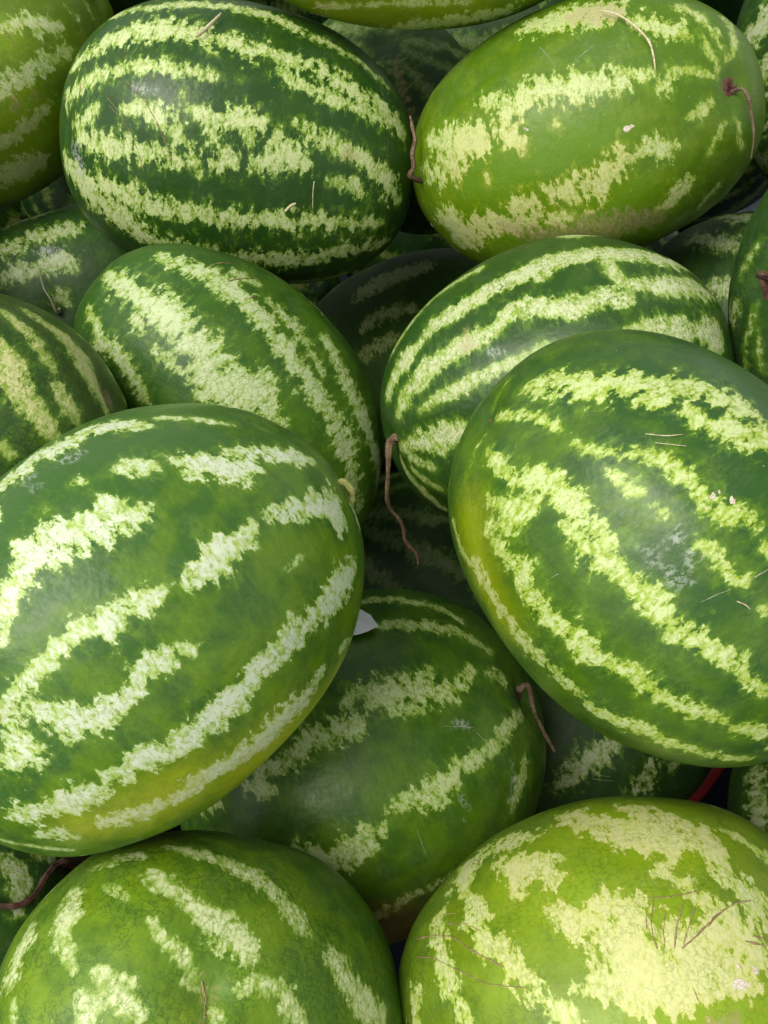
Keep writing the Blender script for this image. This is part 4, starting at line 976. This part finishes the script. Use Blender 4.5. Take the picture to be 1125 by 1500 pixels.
ROOTS = {}
for i, (key, m) in enumerate(MELONS.items()):
    rnd = random.Random(100 + i)
    tone = TONES.get(key, (D0, D1, (0.44, 0.50, 0.23), (0.17, 0.27, 0.03), .55, .15, .48, .9))  # fallback stripes dimmed too: gap shade put into the colour
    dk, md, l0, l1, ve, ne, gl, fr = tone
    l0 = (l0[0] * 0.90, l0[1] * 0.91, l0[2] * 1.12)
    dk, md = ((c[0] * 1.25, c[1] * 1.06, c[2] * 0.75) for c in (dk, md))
    root = bpy.data.objects.new('watermelon', None)
    COL.objects.link(root)
    root.empty_display_size = 0.05
    root.location = m['loc']
    root.rotation_mode = 'QUATERNION'
    root.rotation_quaternion = m['quat']
    root['label'] = LABELS[key]
    root['category'] = 'watermelon'
    root['group'] = 'watermelons heaped together'
    ROOTS[key] = root
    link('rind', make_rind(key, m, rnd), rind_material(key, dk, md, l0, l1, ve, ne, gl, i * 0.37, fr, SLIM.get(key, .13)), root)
    if key in STEMS:
        pts = [[c / 1000 for c in p[:3]] for p in STEMS[key]]
        link('stem', tube_mesh('stem', pts, [p[3] * .72 / 1000 for p in STEMS[key]], 16, rnd, 0.30), STEM_MAT[STEM_TONE[key]], root)
    if key == 'C':
        link('tendril', tube_mesh('tendril', [[c / 1000 for c in p[:3]] for p in TENDRIL], [p[3] * .8 / 1000 for p in TENDRIL], 12, rnd, 0.3), STEM_MAT['pink'], root)
    # dried socket / blossom button at the traced end
    if key in 'CNKQTP':
        size = {'C': .0075, 'N': .0095, 'K': .006, 'Q': .0045, 'T': .006, 'B': .0028, 'P': .0014, 'I': .003, 'O': .0035}[key]
        p = unit(m['pole'])
        c = snap(skin(p[None], m['a'], m['b'])[0])
        n = unit(p / np.array([m['a'], m['b'], m['b']]))
        e1 = unit(np.cross(n, [0.3, 0.9, 0.2])); e2 = np.cross(n, e1)
        vs, fs, seg = [], [], 18
        for j, (rr, hh) in enumerate(((1.25, -.55), (1.0, -.30), (.75, -.18), (.45, -.32), (.0, -.40))):
            for k in range(seg):
                t = 2 * math.pi * k / seg
                q = size * rr * (1 + .22 * math.sin(3 * t + i) + .1 * rnd.random())
                vs.append(tuple(c + e1 * q * math.cos(t) * 1.35 + e2 * q * math.sin(t) * .8 + n * size * (hh * .7 + .30 + .10 * rnd.random())))
        for j in range(4):
            for k in range(seg):
                k2 = (k + 1) % seg
                fs.append((j * seg + k, j * seg + k2, (j + 1) * seg + k2, (j + 1) * seg + k))
        me = bpy.data.meshes.new('stem_socket')
        me.from_pydata(vs, [], fs)
        me.polygons.foreach_set('use_smooth', [True] * len(me.polygons))
        link('stem_socket', me, SOCKET_MAT, root)
    for r, line in SCARS.get(key, []):
        raw = [np.array(p) / 1000 for p in line]
        dense = [raw[0]]
        for p0, p1 in zip(raw, raw[1:]):
            dense += [p0 + (p1 - p0) * t_ / 4 for t_ in (1, 2, 3, 4)]
        pts = []
        for p in dense:
            q = p / np.array([m['a'], m['b'], m['b']])
            q = q / (abs(q[0]) ** PEXP + math.hypot(q[1], q[2]) ** PEXP) ** (1 / PEXP)
            pts.append(snap(q * np.array([m['a'], m['b'], m['b']]) + np.array([rnd.gauss(0, .00012) for _ in range(3)])))
        pts = [p - unit(p / np.array([m['a'] ** 2, m['b'] ** 2, m['b'] ** 2])) * r * -0.05e-3 for p in pts]
        rr = min(r * 0.55, 0.55) / 1000
        pts2 = pts
        rad = [rr * rnd.uniform(.5, 1.2) for _ in pts2]
        rad[0] *= .4; rad[-1] *= .4
        link('scar', tube_mesh('scar', pts2, rad, 6, rnd, 0.5), PALE_SCAR if key in 'UPCQ' else SCAR_MAT, root)
    for x, y, z, r in FLECKS.get(key, []):
        c = Vector(snap(np.array((x, y, z)) / 1000))
        n = Vector(unit(np.array([x / m['a'] ** 2, y / m['b'] ** 2, z / m['b'] ** 2])))
        e1 = n.orthogonal().normalized(); e2 = n.cross(e1)
        seg, vs, fs = 11, [], []
        r = r / 1000
        rim = [rnd.uniform(.6, 1.25) for _ in range(seg)]
        for f_, hh in ((1.05, -.0006), (.9, .00022), (.45, .0004)):
            for k in range(seg):
                t = 2 * math.pi * k / seg
                vs.append(tuple(c + (e1 * math.cos(t) + e2 * math.sin(t) * .75) * r * rim[k] * f_ + n * hh * rnd.uniform(.7, 1.2)))
        for j in range(2):
            for k in range(seg):
                k2 = (k + 1) % seg
                fs.append((j * seg + k, j * seg + k2, (j + 1) * seg + k2, (j + 1) * seg + k))
        fs.append(tuple(2 * seg + k for k in range(seg)))
        me = bpy.data.meshes.new('dirt_fleck')
        me.from_pydata(vs, [], fs)
        link('dirt_fleck', me, FLECK_MAT, root)

# the rest of the heap, added past the frame and underneath to keep light from the gaps: two rinds shared by all copies
BURIED_RINDS = []
for n_ in range(2):
    rnd = random.Random(900 + n_)
    proto = dict(a=0.135, b=0.103, pole=(1, 0, 0), back=[((k_ + rnd.uniform(-.15, .15)) * 2 * math.pi / 11, 10, 168) for k_ in range(11)])
    me = make_rind('buried', proto, rnd)
    me.materials.append(rind_material('buried', (0.014, 0.052, 0.010), (0.028, 0.090, 0.008), (0.30, 0.37, 0.12), (0.12, 0.20, 0.02), .5, .15, .37, 7.7 + n_, .9))  # stripes dulled so their colour carries the shade of the gaps
    BURIED_RINDS.append(me)
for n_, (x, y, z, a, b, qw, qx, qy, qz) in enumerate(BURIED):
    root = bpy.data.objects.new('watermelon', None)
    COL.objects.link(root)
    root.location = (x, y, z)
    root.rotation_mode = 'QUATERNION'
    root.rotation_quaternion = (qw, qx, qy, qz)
    root['label'] = 'plain dark striped watermelon added in the outer and lower layers of the heap'
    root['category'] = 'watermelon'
    root['group'] = 'watermelons added as the rest of the heap'
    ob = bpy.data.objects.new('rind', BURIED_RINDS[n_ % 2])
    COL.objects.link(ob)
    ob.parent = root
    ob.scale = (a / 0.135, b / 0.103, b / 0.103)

# ------------------------------------------------------------------ small loose things
STRAW_LABELS = [
    'broad pale straw lying across the top of the darkest big melon',
    'thin upright whitish grass bit on the right flank of the darkest big melon',
    'short brown chip stuck low on the darkest big melon',
    'long curved dry vine fibre draped over the yellow-green melon',
    'thin straw on the upper back of the scuffed dark melon',
    'finer second straw just under the thin one on the scuffed dark melon',
    'dry grass piece against the underside of the topmost back melon',
    'tiny bent white grass bit below the grey scuffs',
    'tiny hooked grass bit on the pale yellow-blotched melon',
]
for (key, r, pts), lab in zip(STRAWS, STRAW_LABELS):
    base = Vector(pts[0])
    ob = link('straw', tube_mesh('straw', [Vector(p) - base for p in pts], [r * .5] + [r * .72] * (len(pts) - 2) + [r * .35], 7, random.Random(lab), 0.15, 0.55), STRAW_MAT)
    ob.location = base
    ob['label'] = lab
    ob['category'] = 'straw'

pm = NT('white_paper')
pm.set(pm.bsdf.inputs['Base Color'], pm.mix(pm.noise(pm.n('ShaderNodeTexCoord').outputs['Object'], 90, 4, .6), (0.72, 0.72, 0.74), (0.82, 0.82, 0.82)))
pm.bsdf.inputs['Roughness'].default_value = 0.8
P0 = [Vector(p) for p in PAPER]
c0 = sum(P0, Vector()) / len(P0)
bm = bmesh.new()
mid = bm.verts.new(c0 - c0 + (P0[0] - c0) * 0.0 + Vector((0, 0, 0.002)))
ring = [bm.verts.new(p - c0) for p in P0]
fcs = [bm.faces.new((mid, ring[k], ring[(k + 1) % len(ring)])) for k in range(len(ring))]
bmesh.ops.subdivide_edges(bm, edges=bm.edges[:], cuts=2, use_grid_fill=True)
rp = random.Random(2)
for v in bm.verts:
    v.co.z += rp.uniform(-.0004, .0004)
bmesh.ops.solidify(bm, geom=bm.faces[:], thickness=0.0004)
me = bpy.data.meshes.new('paper_scrap')
bm.to_mesh(me); bm.free()
paper = link('paper_scrap', me, pm.m)
paper.location = c0
paper['label'] = 'small white paper scrap poking out between two melons'
paper['category'] = 'paper'
